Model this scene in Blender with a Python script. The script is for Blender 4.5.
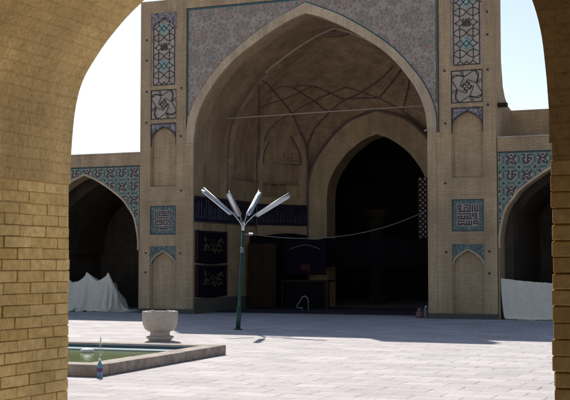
import bpy, bmesh, math, random
from mathutils import Vector, Matrix
random.seed(7)
S = bpy.context.scene
COL = S.collection
for o in list(bpy.data.objects): bpy.data.objects.remove(o)
R = math.radians

# ------------------------------------------------------------------ camera
cam = bpy.data.cameras.new('camera'); cam.sensor_width = 36; cam.lens = 36*1200/570
cam.clip_start = .1; cam.clip_end = 2000
co = bpy.data.objects.new('camera', cam); COL.objects.link(co); S.camera = co
co.location = (0, 0, 1.6)
co.rotation_euler = (R(90)+math.atan(65/1200), R(0.0), R(23.2))
# ------------------------------------------------------------------ sky and sun
SUN = Vector((.66, -.96, -1.0)).normalized()          # direction the light travels
el = math.asin(-SUN.z); rot = math.atan2(-SUN.x, -SUN.y)
w = bpy.data.worlds.new('World'); S.world = w; w.use_nodes = True
nt = w.node_tree; nt.nodes.clear()
sky = nt.nodes.new('ShaderNodeTexSky'); sky.sky_type = 'NISHITA'; sky.sun_disc = False
sky.sun_elevation = el; sky.sun_rotation = rot; sky.air_density = 1.0; sky.dust_density = 0.95; sky.ozone_density = 1.0
bg = nt.nodes.new('ShaderNodeBackground'); bg.inputs[1].default_value = .09
ow = nt.nodes.new('ShaderNodeOutputWorld')
nt.links.new(sky.outputs[0], bg.inputs[0]); nt.links.new(bg.outputs[0], ow.inputs[0])
sl = bpy.data.lights.new('sun', 'SUN'); sl.energy = 4.6; sl.angle = R(.55); sl.color = (1, .955, .9)
so = bpy.data.objects.new('sun', sl); COL.objects.link(so)
so.rotation_euler = SUN.to_track_quat('-Z', 'Y').to_euler(); so.location = (-30, 60, 50)
vs = S.view_settings; vs.view_transform = 'Standard'; vs.look = 'None'; vs.exposure = 0.42; vs.gamma = 1; vs.use_curve_mapping = False
S.render.engine = 'CYCLES'
S.cycles.max_bounces = 8; S.cycles.diffuse_bounces = 6

# ------------------------------------------------------------------ helpers
ORG = {}
class MB:
    def __init__(s): s.v = []; s.f = []; s.uv = []; s.mi = []
    def face(s, pts, mi=0, uv=None):
        n = len(s.v); s.v += [tuple(p) for p in pts]; s.f.append(tuple(range(n, n+len(pts)))); s.mi.append(mi); s.uv.append(uv)
    def box(s, x0, x1, y0, y1, z0, z1, mi=0):
        if x0 > x1: x0, x1 = x1, x0
        p = [(x0,y0,z0),(x1,y0,z0),(x1,y1,z0),(x0,y1,z0),(x0,y0,z1),(x1,y0,z1),(x1,y1,z1),(x0,y1,z1)]
        s.hexa(p, mi)
    def hexa(s, p, mi=0):
        n = len(s.v); s.v += [tuple(q) for q in p]
        for q in ((0,1,5,4),(1,2,6,5),(2,3,7,6),(3,0,4,7),(4,5,6,7),(3,2,1,0)):
            s.f.append(tuple(n+i for i in q)); s.mi.append(mi); s.uv.append(None)
    def prism(s, poly, y0, y1, mi=0, side_mi=None, axis='y', closed_uv=True):
        """poly (a,z) extruded along y (axis y: a=x) or along x (axis x: a=y)."""
        def P(a, z, t): return (a, t, z) if axis == 'y' else (t, a, z)
        n = len(poly); A = [P(a, z, y0) for a, z in poly]; B = [P(a, z, y1) for a, z in poly]
        s.face(A, mi); s.face(B[::-1], mi)
        L = 0; sm = mi if side_mi is None else side_mi
        for i in range(n):
            j = (i+1) % n; d = math.dist(poly[i], poly[j])
            if d < 1e-6: continue
            s.face([A[j], A[i], B[i], B[j]], sm, [(y0, L+d), (y0, L), (y1, L), (y1, L+d)]); L += d
    def add(s, o, mi):
        n = len(s.v); s.v += o.v; s.f += [tuple(i+n for i in f) for f in o.f]; s.uv += o.uv; s.mi += [mi]*len(o.f)
    def strip(s, a, b, w, y0, y1, mi=0):
        """flat bar from a to b (x,z), width w, between depths y0..y1"""
        dx, dz = b[0]-a[0], b[1]-a[1]; L = math.hypot(dx, dz)
        if L < 1e-6: return
        nx, nz = -dz/L*w/2, dx/L*w/2
        q = [(a[0]-nx,a[1]-nz),(b[0]-nx,b[1]-nz),(b[0]+nx,b[1]+nz),(a[0]+nx,a[1]+nz)]
        s.hexa([(q[0][0],y0,q[0][1]),(q[1][0],y0,q[1][1]),(q[1][0],y1,q[1][1]),(q[0][0],y1,q[0][1]),
                (q[3][0],y0,q[3][1]),(q[2][0],y0,q[2][1]),(q[2][0],y1,q[2][1]),(q[3][0],y1,q[3][1])], mi)
    def poly_strip(s, pts, w, y0, y1, mi=0, close=False):
        m = len(pts)
        for i in range(m if close else m-1): s.strip(pts[i], pts[(i+1) % m], w, y0, y1, mi)
    def tube(s, pts, r, n=8, mi=0, cap=True):
        pts = [Vector(p) for p in pts]; rings = []
        rr = r if isinstance(r, (list, tuple)) else [r]*len(pts)
        for i, p in enumerate(pts):
            t = (pts[min(i+1, len(pts)-1)]-pts[max(i-1, 0)]).normalized()
            a = t.cross(Vector((0, 0, 1)));
            if a.length < .05: a = t.cross(Vector((0, 1, 0)))
            a.normalize(); b = t.cross(a)
            n0 = len(s.v); rings.append(n0)
            for k in range(n):
                q = p + (a*math.cos(2*math.pi*k/n)+b*math.sin(2*math.pi*k/n))*rr[i]; s.v.append(tuple(q))
        for i in range(len(pts)-1):
            for k in range(n):
                k2 = (k+1) % n
                s.f.append((rings[i]+k, rings[i]+k2, rings[i+1]+k2, rings[i+1]+k)); s.mi.append(mi); s.uv.append(None)
        if cap:
            s.f.append(tuple(rings[0]+k for k in range(n))[::-1]); s.mi.append(mi); s.uv.append(None)
            s.f.append(tuple(rings[-1]+k for k in range(n))); s.mi.append(mi); s.uv.append(None)
    def lathe(s, prof, c, n=32, mi=0):
        rings = []
        for r, z in prof:
            rings.append(len(s.v))
            for k in range(n):
                a = 2*math.pi*k/n; s.v.append((c[0]+r*math.cos(a), c[1]+r*math.sin(a), c[2]+z))
        for i in range(len(prof)-1):
            for k in range(n):
                k2 = (k+1) % n
                s.f.append((rings[i]+k, rings[i]+k2, rings[i+1]+k2, rings[i+1]+k)); s.mi.append(mi); s.uv.append(None)
    def grid(s, P, mi=0, uv=True):
        """P[i][j] grid of points"""
        n0 = len(s.v); m = len(P[0])
        for row in P:
            for p in row: s.v.append(tuple(p))
        for i in range(len(P)-1):
            for j in range(m-1):
                s.f.append((n0+i*m+j, n0+i*m+j+1, n0+(i+1)*m+j+1, n0+(i+1)*m+j)); s.mi.append(mi); s.uv.append(None)
    def build(s, name, mats, parent=None, org=None, smooth=False, recalc=True, bevel=0, weld=False):
        if not isinstance(mats, (list, tuple)): mats = [mats]
        o0 = Vector(ORG[parent.name]) if parent else Vector(org or (0, 0, 0))
        me = bpy.data.meshes.new(name)
        me.from_pydata([tuple(Vector(v)-o0) for v in s.v], [], s.f)
        for m in mats: me.materials.append(m)
        for p, mi in zip(me.polygons, s.mi): p.material_index = mi
        uvl = me.uv_layers.new(name='uv')
        for p, u in zip(me.polygons, s.uv):
            n = p.normal
            if u is None and abs(n.z) < .75:
                t = Vector((-n.y, n.x, 0)); t = t.normalized() if t.length > 1e-6 else Vector((1, 0, 0))
                if t.x < -.01 or (abs(t.x) <= .01 and t.y < 0): t = -t
            for q, li in enumerate(p.loop_indices):
                if u is not None: uvl.data[li].uv = u[q]; continue
                v = Vector(me.vertices[me.loops[li].vertex_index].co)+o0
                uvl.data[li].uv = (v.dot(t), v.z) if abs(n.z) < .75 else (v.x, v.y)
        bm = bmesh.new(); bm.from_mesh(me)
        big = [f for f in bm.faces if len(f.verts) > 4]
        if weld: bmesh.ops.remove_doubles(bm, verts=bm.verts, dist=1e-5)
        big = [f for f in bm.faces if len(f.verts) > 4]
        if big: bmesh.ops.triangulate(bm, faces=big, ngon_method='EAR_CLIP')
        if recalc: bmesh.ops.recalc_face_normals(bm, faces=bm.faces)
        if smooth:
            for f in bm.faces: f.smooth = True
        bm.to_mesh(me); bm.free()
        o = bpy.data.objects.new(name, me); COL.objects.link(o)
        if parent: o.parent = parent
        else: o.location = o0
        ORG[o.name] = tuple(o0)
        if bevel:
            m = o.modifiers.new('bevel', 'BEVEL'); m.width = bevel; m.segments = 2; m.limit_method = 'ANGLE'
        return o
def tag(o, label, cat, group=None, kind=None):
    if label: o['label'] = label
    if cat: o['category'] = cat
    if group: o['group'] = group
    if kind: o['kind'] = kind
    return o
def thing(name, loc, label, cat, group=None):
    o = bpy.data.objects.new(name, None); COL.objects.link(o); o.location = loc; o.empty_display_size = .3
    ORG[o.name] = tuple(loc); return tag(o, label, cat, group)
def spline(pts, n=8):
    out = []
    P = [Vector(p) for p in pts]
    for i in range(len(P)-1):
        p0 = P[i-1] if i else P[i]*2-P[i+1]; p3 = P[i+2] if i+2 < len(P) else P[i+1]*2-P[i]
        for k in range(n):
            t = k/n; a, b = P[i], P[i+1]
            out.append(tuple(.5*((2*a)+(b-p0)*t+(2*p0-5*a+4*b-p3)*t*t+(3*a-p0-3*b+p3)*t**3)))
    out.append(tuple(P[-1])); return out
def inpoly(x, z, poly):
    c = False; n = len(poly); j = n-1
    for i in range(n):
        a, b = poly[i], poly[j]
        if (a[1] > z) != (b[1] > z) and x < (b[0]-a[0])*(z-a[1])/(b[1]-a[1])+a[0]: c = not c
        j = i
    return c

# ------------------------------------------------------------------ materials
def newmat(name):
    m = bpy.data.materials.new(name); m.use_nodes = True; n = m.node_tree
    return m, n, n.nodes['Principled BSDF'], n.links.new
def rgb(c): return (c[0], c[1], c[2], 1)
def plain(name, c, rough=.7, metal=0, var=.12, scale=6, bump=.0, spec=.5):
    m, n, b, L = newmat(name); b.inputs['Roughness'].default_value = rough; b.inputs['Metallic'].default_value = metal
    b.inputs['Specular IOR Level'].default_value = spec
    tc = n.nodes.new('ShaderNodeTexCoord'); no = n.nodes.new('ShaderNodeTexNoise'); no.inputs['Scale'].default_value = scale; no.inputs['Detail'].default_value = 6
    L(tc.outputs['Object'], no.inputs['Vector'])
    mx = n.nodes.new('ShaderNodeMix'); mx.data_type = 'RGBA'
    mx.inputs[6].default_value = rgb([q*(1-var) for q in c]); mx.inputs[7].default_value = rgb([min(1, q*(1+var)) for q in c])
    L(no.outputs['Fac'], mx.inputs[0]); L(mx.outputs[2], b.inputs['Base Color'])
    if bump:
        bp = n.nodes.new('ShaderNodeBump'); bp.inputs['Strength'].default_value = bump; bp.inputs['Distance'].default_value = .01
        L(no.outputs['Fac'], bp.inputs['Height']); L(bp.outputs[0], b.inputs['Normal'])
    return m
def brick(name, c1, c2, mort, bw=.24, rh=.0635, ms=.009, bump=.5, stain=(.6, .45), stain_amt=.35, pits=0, rough=.9, mfac=1.0, warp=.004):
    m, n, b, L = newmat(name); b.inputs['Roughness'].default_value = rough; b.inputs['Specular IOR Level'].default_value = .2
    uv = n.nodes.new('ShaderNodeUVMap'); uv.uv_map = 'uv'
    tc = n.nodes.new('ShaderNodeTexCoord')
    nw = n.nodes.new('ShaderNodeTexNoise'); nw.inputs['Scale'].default_value = 3; L(tc.outputs['Object'], nw.inputs['Vector'])
    vm = n.nodes.new('ShaderNodeVectorMath'); vm.operation = 'MULTIPLY_ADD'; L(nw.outputs['Color'], vm.inputs[0]); vm.inputs[1].default_value = (warp*4,)*3; L(uv.outputs[0], vm.inputs[2])
    bt = n.nodes.new('ShaderNodeTexBrick'); L(vm.outputs[0], bt.inputs['Vector'])
    bt.inputs['Scale'].default_value = 1; bt.inputs['Brick Width'].default_value = bw; bt.inputs['Row Height'].default_value = rh
    bt.inputs['Mortar Size'].default_value = ms; bt.inputs['Mortar Smooth'].default_value = .3
    bt.inputs['Color1'].default_value = rgb(c1); bt.inputs['Color2'].default_value = rgb(c2)
    mm = [mort[i]*mfac+(c1[i]+c2[i])/2*(1-mfac) for i in range(3)]
    bt.inputs['Mortar'].default_value = rgb(mm)
    no = n.nodes.new('ShaderNodeTexNoise'); no.inputs['Scale'].default_value = stain[0]; no.inputs['Detail'].default_value = 8; no.inputs['Roughness'].default_value = .65
    L(tc.outputs['Object'], no.inputs['Vector'])
    n2 = n.nodes.new('ShaderNodeTexNoise'); n2.inputs['Scale'].default_value = 45; n2.inputs['Detail'].default_value = 4; L(tc.outputs['Object'], n2.inputs['Vector'])
    mr = n.nodes.new('ShaderNodeMapRange'); L(no.outputs['Fac'], mr.inputs[0]); mr.inputs[1].default_value = .3; mr.inputs[2].default_value = .7
    mr.inputs[3].default_value = 1-stain_amt; mr.inputs[4].default_value = 1+stain_amt*.5
    m2 = n.nodes.new('ShaderNodeMapRange'); L(n2.outputs['Fac'], m2.inputs[0]); m2.inputs[1].default_value = .3; m2.inputs[2].default_value = .7
    m2.inputs[3].default_value = .82; m2.inputs[4].default_value = 1.14
    mu = n.nodes.new('ShaderNodeMath'); mu.operation = 'MULTIPLY'; L(mr.outputs[0], mu.inputs[0]); L(m2.outputs[0], mu.inputs[1])
    mp = n.nodes.new('ShaderNodeMapping'); mp.inputs['Scale'].default_value = (2.2, 2.2, .22); L(tc.outputs['Object'], mp.inputs['Vector'])      # rain streaks and worn patches
    ns = n.nodes.new('ShaderNodeTexNoise'); ns.inputs['Scale'].default_value = 1.4; ns.inputs['Detail'].default_value = 7; ns.inputs['Roughness'].default_value = .7; L(mp.outputs[0], ns.inputs['Vector'])
    ms_ = n.nodes.new('ShaderNodeMapRange'); L(ns.outputs['Fac'], ms_.inputs[0]); ms_.inputs[1].default_value = .32; ms_.inputs[2].default_value = .62; ms_.inputs[3].default_value = .76; ms_.inputs[4].default_value = 1.07
    mk = n.nodes.new('ShaderNodeMath'); mk.operation = 'MULTIPLY'; L(mu.outputs[0], mk.inputs[0]); L(ms_.outputs[0], mk.inputs[1]); mu = mk
    fac = mu.outputs[0]
    if pits:
        vo = n.nodes.new('ShaderNodeTexVoronoi'); vo.inputs['Scale'].default_value = pits; L(tc.outputs['Object'], vo.inputs['Vector'])
        pr = n.nodes.new('ShaderNodeMapRange'); L(vo.outputs['Distance'], pr.inputs[0]); pr.inputs[1].default_value = .06; pr.inputs[2].default_value = .14; pr.inputs[3].default_value = .45; pr.inputs[4].default_value = 1
        m3 = n.nodes.new('ShaderNodeMath'); m3.operation = 'MULTIPLY'; L(fac, m3.inputs[0]); L(pr.outputs[0], m3.inputs[1]); fac = m3.outputs[0]
    sc = n.nodes.new('ShaderNodeVectorMath'); sc.operation = 'SCALE'; L(bt.outputs['Color'], sc.inputs[0]); L(fac, sc.inputs['Scale'])
    L(sc.outputs[0], b.inputs['Base Color'])
    ad = n.nodes.new('ShaderNodeMath'); ad.operation = 'MULTIPLY_ADD'; L(bt.outputs['Fac'], ad.inputs[0]); ad.inputs[1].default_value = -1.0; L(n2.outputs['Fac'], ad.inputs[2])
    bp = n.nodes.new('ShaderNodeBump'); bp.inputs['Strength'].default_value = bump; bp.inputs['Distance'].default_value = .008
    L(ad.outputs[0], bp.inputs['Height']); L(bp.outputs[0], b.inputs['Normal'])
    return m
def island_brick(name, c1, c2):
    m, n, b, L = newmat(name); b.inputs['Roughness'].default_value = .9; b.inputs['Specular IOR Level'].default_value = .2
    g = n.nodes.new('ShaderNodeNewGeometry'); mx = n.nodes.new('ShaderNodeMix'); mx.data_type = 'RGBA'
    mx.inputs[6].default_value = rgb(c1); mx.inputs[7].default_value = rgb(c2); L(g.outputs['Random Per Island'], mx.inputs[0])
    tc = n.nodes.new('ShaderNodeTexCoord'); no = n.nodes.new('ShaderNodeTexNoise'); no.inputs['Scale'].default_value = 22; no.inputs['Detail'].default_value = 9; no.inputs['Roughness'].default_value = .7
    L(tc.outputs['Object'], no.inputs['Vector'])
    mr = n.nodes.new('ShaderNodeMapRange'); L(no.outputs['Fac'], mr.inputs[0]); mr.inputs[1].default_value = .3; mr.inputs[2].default_value = .7; mr.inputs[3].default_value = .68; mr.inputs[4].default_value = 1.18
    n3 = n.nodes.new('ShaderNodeTexNoise'); n3.inputs['Scale'].default_value = 1.6; n3.inputs['Detail'].default_value = 5; L(tc.outputs['Object'], n3.inputs['Vector'])
    m3 = n.nodes.new('ShaderNodeMapRange'); L(n3.outputs['Fac'], m3.inputs[0]); m3.inputs[1].default_value = .3; m3.inputs[2].default_value = .7; m3.inputs[3].default_value = .72; m3.inputs[4].default_value = 1.12
    mu = n.nodes.new('ShaderNodeMath'); mu.operation = 'MULTIPLY'; L(mr.outputs[0], mu.inputs[0]); L(m3.outputs[0], mu.inputs[1])
    sc = n.nodes.new('ShaderNodeVectorMath'); sc.operation = 'SCALE'; L(mx.outputs[2], sc.inputs[0]); L(mu.outputs[0], sc.inputs['Scale']); L(sc.outputs[0], b.inputs['Base Color'])
    bp = n.nodes.new('ShaderNodeBump'); bp.inputs['Strength'].default_value = .55; bp.inputs['Distance'].default_value = .008; L(no.outputs['Fac'], bp.inputs['Height']); L(bp.outputs[0], b.inputs['Normal'])
    return m
def mosaic(name, cols, scale=18, rough=.35, seedv=0):
    """small glazed tile pieces in several colours"""
    m, n, b, L = newmat(name); b.inputs['Roughness'].default_value = rough
    tc = n.nodes.new('ShaderNodeTexCoord'); vo = n.nodes.new('ShaderNodeTexVoronoi'); vo.inputs['Scale'].default_value = scale; L(tc.outputs['Object'], vo.inputs['Vector'])
    sp = n.nodes.new('ShaderNodeSeparateColor'); L(vo.outputs['Color'], sp.inputs[0])
    cr = n.nodes.new('ShaderNodeValToRGB'); cr.color_ramp.interpolation = 'CONSTANT'
    e = cr.color_ramp.elements
    while len(e) < len(cols): e.new(.5)
    for i, c in enumerate(cols): e[i].position = i/len(cols); e[i].color = rgb(c)
    L(sp.outputs[0], cr.inputs[0])
    no = n.nodes.new('ShaderNodeTexNoise'); no.inputs['Scale'].default_value = 3.0; no.inputs['Detail'].default_value = 5; L(tc.outputs['Object'], no.inputs['Vector'])
    mr = n.nodes.new('ShaderNodeMapRange'); L(no.outputs['Fac'], mr.inputs[0]); mr.inputs[1].default_value = .3; mr.inputs[2].default_value = .7; mr.inputs[3].default_value = .75; mr.inputs[4].default_value = 1.15
    sc = n.nodes.new('ShaderNodeVectorMath'); sc.operation = 'SCALE'; L(cr.outputs[0], sc.inputs[0]); L(mr.outputs[0], sc.inputs['Scale']); L(sc.outputs[0], b.inputs['Base Color'])
    return m

M = {}
M['facade'] = brick('facade brick', (.52, .365, .215), (.58, .415, .25), (.43, .305, .185), stain=(.5, .5), stain_amt=.3, bump=.6)
M['facade_trim'] = brick('pale trim brick', (.60, .445, .295), (.65, .485, .33), (.50, .375, .25), stain=(.9, .5), stain_amt=.22, bump=.4)
M['arcade'] = brick('arcade brick', (.48, .335, .20), (.53, .38, .235), (.38, .27, .165), stain=(.7, .5), stain_amt=.35, bump=.6)
M['coping'] = brick('coping', (.52, .44, .36), (.56, .47, .38), (.45, .38, .3), stain=(1.2, .5), stain_amt=.25)
M['barrel'] = brick('vault brick', (.44, .30, .18), (.49, .34, .205), (.36, .25, .15), stain=(.7, .5), stain_amt=.35, mfac=.7)
M['dome'] = brick('dome brick', (.50, .35, .215), (.56, .40, .25), (.38, .26, .17), stain=(2.4, .5), stain_amt=.32, bump=.8)
M['apse'] = brick('apse brick', (.50, .36, .215), (.55, .40, .24), (.42, .3, .18), stain=(.8, .5), stain_amt=.35, mfac=.7)
M['dim'] = brick('dark brick', (.09, .07, .052), (.11, .085, .062), (.06, .045, .035), stain=(.8, .5), stain_amt=.4)  # much darker brick for the prayer hall and arcade rooms
M['inner'] = brick('gallery brick', (.66, .52, .34), (.70, .56, .38), (.54, .42, .27), stain=(.8, .5), stain_amt=.4)
M['soffit'] = brick('smeared gallery brick', (.62, .465, .22), (.68, .515, .25), (.46, .34, .155), stain=(2.2, .5), stain_amt=.2, pits=24, mfac=.45, bump=.35, warp=.005, ms=.006)
M['gbrick'] = island_brick('yellow brick', (.70, .52, .215), (.84, .65, .315))
M['gmortar'] = plain('gypsum mortar', (.5, .37, .19), .95, var=.2, scale=20, bump=.4)
M['line_dark'] = plain('dark strapwork glaze', (.035, .026, .03), .5)
M['line_blue'] = plain('dark blue glaze', (.018, .04, .055), .35)
M['line_turq'] = plain('turquoise border glaze', (.03, .115, .135), .35, var=.35, scale=9)
M['line_teal'] = plain('teal glaze', (.05, .2, .2), .3, var=.35, scale=12)
M['line_pale'] = plain('pale glaze strapwork', (.40, .365, .33), .5, var=.2)
M['line_fine'] = plain('fine brown strapwork', (.26, .20, .165), .6)
M['girih'] = mosaic('rose grey mosaic', [(.40, .30, .235), (.34, .255, .205), (.42, .32, .25), (.32, .24, .20), (.38, .28, .22), (.29, .28, .25)], 30, .5)
M['panel'] = mosaic('grey rose panel', [(.46, .35, .27), (.40, .31, .24), (.48, .37, .29), (.38, .31, .26)], 30, .5)
M['teal_star'] = mosaic('teal star tile', [(.27, .38, .335), (.22, .33, .29), (.32, .42, .37), (.20, .30, .27)], 22, .35)
M['frieze'] = mosaic('dotted frieze', [(.06, .05, .07), (.32, .28, .26), (.12, .09, .12), (.34, .3, .28), (.2, .17, .18)], 28, .5)
M['tealmix'] = mosaic('teal blue mosaic', [(.03, .10, .095), (.05, .15, .135), (.03, .04, .10), (.035, .09, .09), (.24, .25, .22), (.05, .12, .14), (.02, .07, .06), (.13, .15, .10)], 30, .3)
M['kuficbg'] = plain('kufic ground', (.36, .29, .24), .5, var=.12, scale=12)
M['arc_tile'] = mosaic('grey green tile', [(.20, .27, .225), (.25, .30, .25), (.16, .235, .195), (.29, .315, .265)], 24, .4)
M['arc_green'] = plain('green glaze', (.10, .17, .135), .35, var=.3, scale=14)
M['arc_pale'] = plain('pale rose glaze', (.37, .335, .28), .5, var=.15, scale=14)
M['glyph'] = plain('dark brown glaze', (.055, .032, .035), .5)
M['rib'] = plain('dark painted rib', (.15, .105, .085), .8, var=.4, scale=5)
M['paleline'] = plain('pale edge', (.40, .32, .25), .8)
M['navy'] = mosaic('navy inscription tile', [(.014, .014, .034), (.018, .016, .044), (.02, .015, .035), (.012, .014, .028)], 14, .4)
M['script'] = plain('pale script', (.05, .05, .075), .6)
M['wood'] = plain('brown wood', (.034, .02, .012), .6, var=.35, scale=4, spec=.1)
M['black'] = plain('black cloth', (.010, .009, .011), .95, var=.3, scale=3, spec=.04)
M['banner'] = plain('navy velvet', (.010, .008, .016), .9, var=.4, scale=6, spec=.04)
M['red'] = plain('dark red cloth', (.06, .008, .012), .9, var=.3)
M['gold'] = plain('gold embroidery', (.10, .09, .035), .5)
M['wainscot'] = plain('grey stone dado', (.10, .088, .07), .8, var=.3, scale=5, bump=.3)
M['stone'] = plain('pale carved stone', (.46, .40, .33), .85, var=.25, scale=7, bump=.35)
M['curb'] = plain('weathered kerb stone', (.31, .255, .205), .9, var=.75, scale=6, bump=.9)
M['tarp'] = plain('off white canvas', (.80, .72, .60), .9, var=.16, scale=7, bump=.8, spec=.1)
M['green'] = plain('green pole paint', (.012, .06, .04), .4, var=.3)
M['alu'] = plain('aluminium', (.55, .55, .55), .35, .9, var=.12)
M['tubewhite'] = plain('white lamp tube', (.8, .82, .85), .2)
M['white'] = plain('white paint', (.72, .72, .7), .5)
M['dullwhite'] = plain('dull white paint', (.34, .34, .33), .6)
M['poolpaint'] = plain('turquoise pool paint', (.055, .10, .125), .6, var=.3, scale=5)
M['poolledge'] = plain('pale pool ledge', (.30, .36, .36), .8, var=.2, scale=8, spec=.05)
M['cable'] = plain('cable sheath', (.16, .15, .13), .6)
M['pink'] = plain('faded pink plastic', (.20, .075, .08), .5)
M['grey'] = plain('grey plastic', (.16, .17, .19), .5)
M['label'] = plain('purple paper label', (.12, .03, .16), .5)
def carpetmat():
    return mosaic('patterned carpet', [(.02, .02, .05), (.05, .015, .02), (.015, .02, .04), (.03, .03, .06), (.012, .012, .02)], 10, .95)
M['carpet'] = carpetmat()
def bottlemat():
    m, n, b, L = newmat('blue bottle plastic'); b.inputs['Base Color'].default_value = (.22, .45, .62, 1); b.inputs['Roughness'].default_value = .12
    b.inputs['Transmission Weight'].default_value = .5; b.inputs['IOR'].default_value = 1.4
    return m
M['bottle'] = bottlemat()
def watermat():
    m, n, b, L = newmat('green water'); b.inputs['Roughness'].default_value = .06; b.inputs['IOR'].default_value = 1.33
    tc = n.nodes.new('ShaderNodeTexCoord'); no = n.nodes.new('ShaderNodeTexNoise'); no.inputs['Scale'].default_value = 1.1; no.inputs['Detail'].default_value = 5
    L(tc.outputs['Object'], no.inputs['Vector'])
    mx = n.nodes.new('ShaderNodeMix'); mx.data_type = 'RGBA'; mx.inputs[6].default_value = (.17, .205, .08, 1); mx.inputs[7].default_value = (.25, .28, .125, 1)
    L(no.outputs['Fac'], mx.inputs[0]); L(mx.outputs[2], b.inputs['Base Color'])
    n2 = n.nodes.new('ShaderNodeTexNoise'); n2.inputs['Scale'].default_value = 14; n2.inputs['Detail'].default_value = 3; L(tc.outputs['Object'], n2.inputs['Vector'])
    bp = n.nodes.new('ShaderNodeBump'); bp.inputs['Strength'].default_value = .25; bp.inputs['Distance'].default_value = .01; L(n2.outputs['Fac'], bp.inputs['Height']); L(bp.outputs[0], b.inputs['Normal'])
    return m
M['water'] = watermat()
def dropmat():
    m, n, b, L = newmat('water drops'); b.inputs['Base Color'].default_value = (.85, .88, .88, 1); b.inputs['Roughness'].default_value = .05
    b.inputs['Transmission Weight'].default_value = .6; b.inputs['IOR'].default_value = 1.33; return m
M['drop'] = dropmat()
def pavermat():
    m, n, b, L = newmat('stone paving'); b.inputs['Roughness'].default_value = .85; b.inputs['Specular IOR Level'].default_value = .3
    uv = n.nodes.new('ShaderNodeTexCoord')
    nw = n.nodes.new('ShaderNodeTexNoise'); nw.inputs['Scale'].default_value = 1.3; nw.inputs['Detail'].default_value = 4; L(uv.outputs['Object'], nw.inputs['Vector'])
    vm = n.nodes.new('ShaderNodeVectorMath'); vm.operation = 'MULTIPLY_ADD'; L(nw.outputs['Color'], vm.inputs[0]); vm.inputs[1].default_value = (.07, .07, 0); L(uv.outputs['Object'], vm.inputs[2])
    bt = n.nodes.new('ShaderNodeTexBrick'); L(vm.outputs[0], bt.inputs['Vector']); bt.inputs['Scale'].default_value = 1
    bt.inputs['Brick Width'].default_value = .62; bt.inputs['Row Height'].default_value = .42; bt.inputs['Mortar Size'].default_value = .011; bt.inputs['Mortar Smooth'].default_value = .25
    bt.inputs['Color1'].default_value = (.52, .47, .455, 1); bt.inputs['Color2'].default_value = (.64, .58, .56, 1); nj = n.nodes.new('ShaderNodeTexNoise'); nj.inputs['Scale'].default_value = 2.3; nj.inputs['Detail'].default_value = 5; L(uv.outputs['Object'], nj.inputs['Vector'])
    rj = n.nodes.new('ShaderNodeMapRange'); L(nj.outputs['Fac'], rj.inputs[0]); rj.inputs[1].default_value = .42; rj.inputs[2].default_value = .62
    mj = n.nodes.new('ShaderNodeMix'); mj.data_type = 'RGBA'; mj.inputs[6].default_value = (.50, .45, .43, 1); mj.inputs[7].default_value = (.17, .145, .13, 1); L(rj.outputs[0], mj.inputs[0]); L(mj.outputs[2], bt.inputs['Mortar'])
    nb = n.nodes.new('ShaderNodeTexNoise'); nb.inputs['Scale'].default_value = .9; nb.inputs['Detail'].default_value = 8; nb.inputs['Roughness'].default_value = .7; L(uv.outputs['Object'], nb.inputs['Vector'])
    mr = n.nodes.new('ShaderNodeMapRange'); L(nb.outputs['Fac'], mr.inputs[0]); mr.inputs[1].default_value = .3; mr.inputs[2].default_value = .7; mr.inputs[3].default_value = .80; mr.inputs[4].default_value = 1.09
    nf = n.nodes.new('ShaderNodeTexNoise'); nf.inputs['Scale'].default_value = 16; nf.inputs['Detail'].default_value = 8; nf.inputs['Roughness'].default_value = .75; L(uv.outputs['Object'], nf.inputs['Vector'])
    m2 = n.nodes.new('ShaderNodeMapRange'); L(nf.outputs['Fac'], m2.inputs[0]); m2.inputs[1].default_value = .3; m2.inputs[2].default_value = .7; m2.inputs[3].default_value = .8; m2.inputs[4].default_value = 1.1
    mu = n.nodes.new('ShaderNodeMath'); mu.operation = 'MULTIPLY'; L(mr.outputs[0], mu.inputs[0]); L(m2.outputs[0], mu.inputs[1])
    sc = n.nodes.new('ShaderNodeVectorMath'); sc.operation = 'SCALE'; L(bt.outputs['Color'], sc.inputs[0]); L(mu.outputs[0], sc.inputs['Scale']); L(sc.outputs[0], b.inputs['Base Color'])
    ad = n.nodes.new('ShaderNodeMath'); ad.operation = 'MULTIPLY_ADD'; L(bt.outputs['Fac'], ad.inputs[0]); ad.inputs[1].default_value = -.7; L(nf.outputs['Fac'], ad.inputs[2])
    bp = n.nodes.new('ShaderNodeBump'); bp.inputs['Strength'].default_value = .9; bp.inputs['Distance'].default_value = .02; L(ad.outputs[0], bp.inputs['Height']); L(bp.outputs[0], b.inputs['Normal'])
    return m
M['paving'] = pavermat()

# ------------------------------------------------------------------ ground
PX0, PX1, PY0, PY1 = -19.4, -9.24, 14.78, 19.45           # pool outer kerb rectangle
g = MB()
def gq(x0, x1, y0, y1): g.face([(x0,y0,0),(x1,y0,0),(x1,y1,0),(x0,y1,0)])
gq(-400, 400, -400, 900)
tag(g.build('courtyard_paving', M['paving'], recalc=False), None, None, kind='structure')

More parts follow.
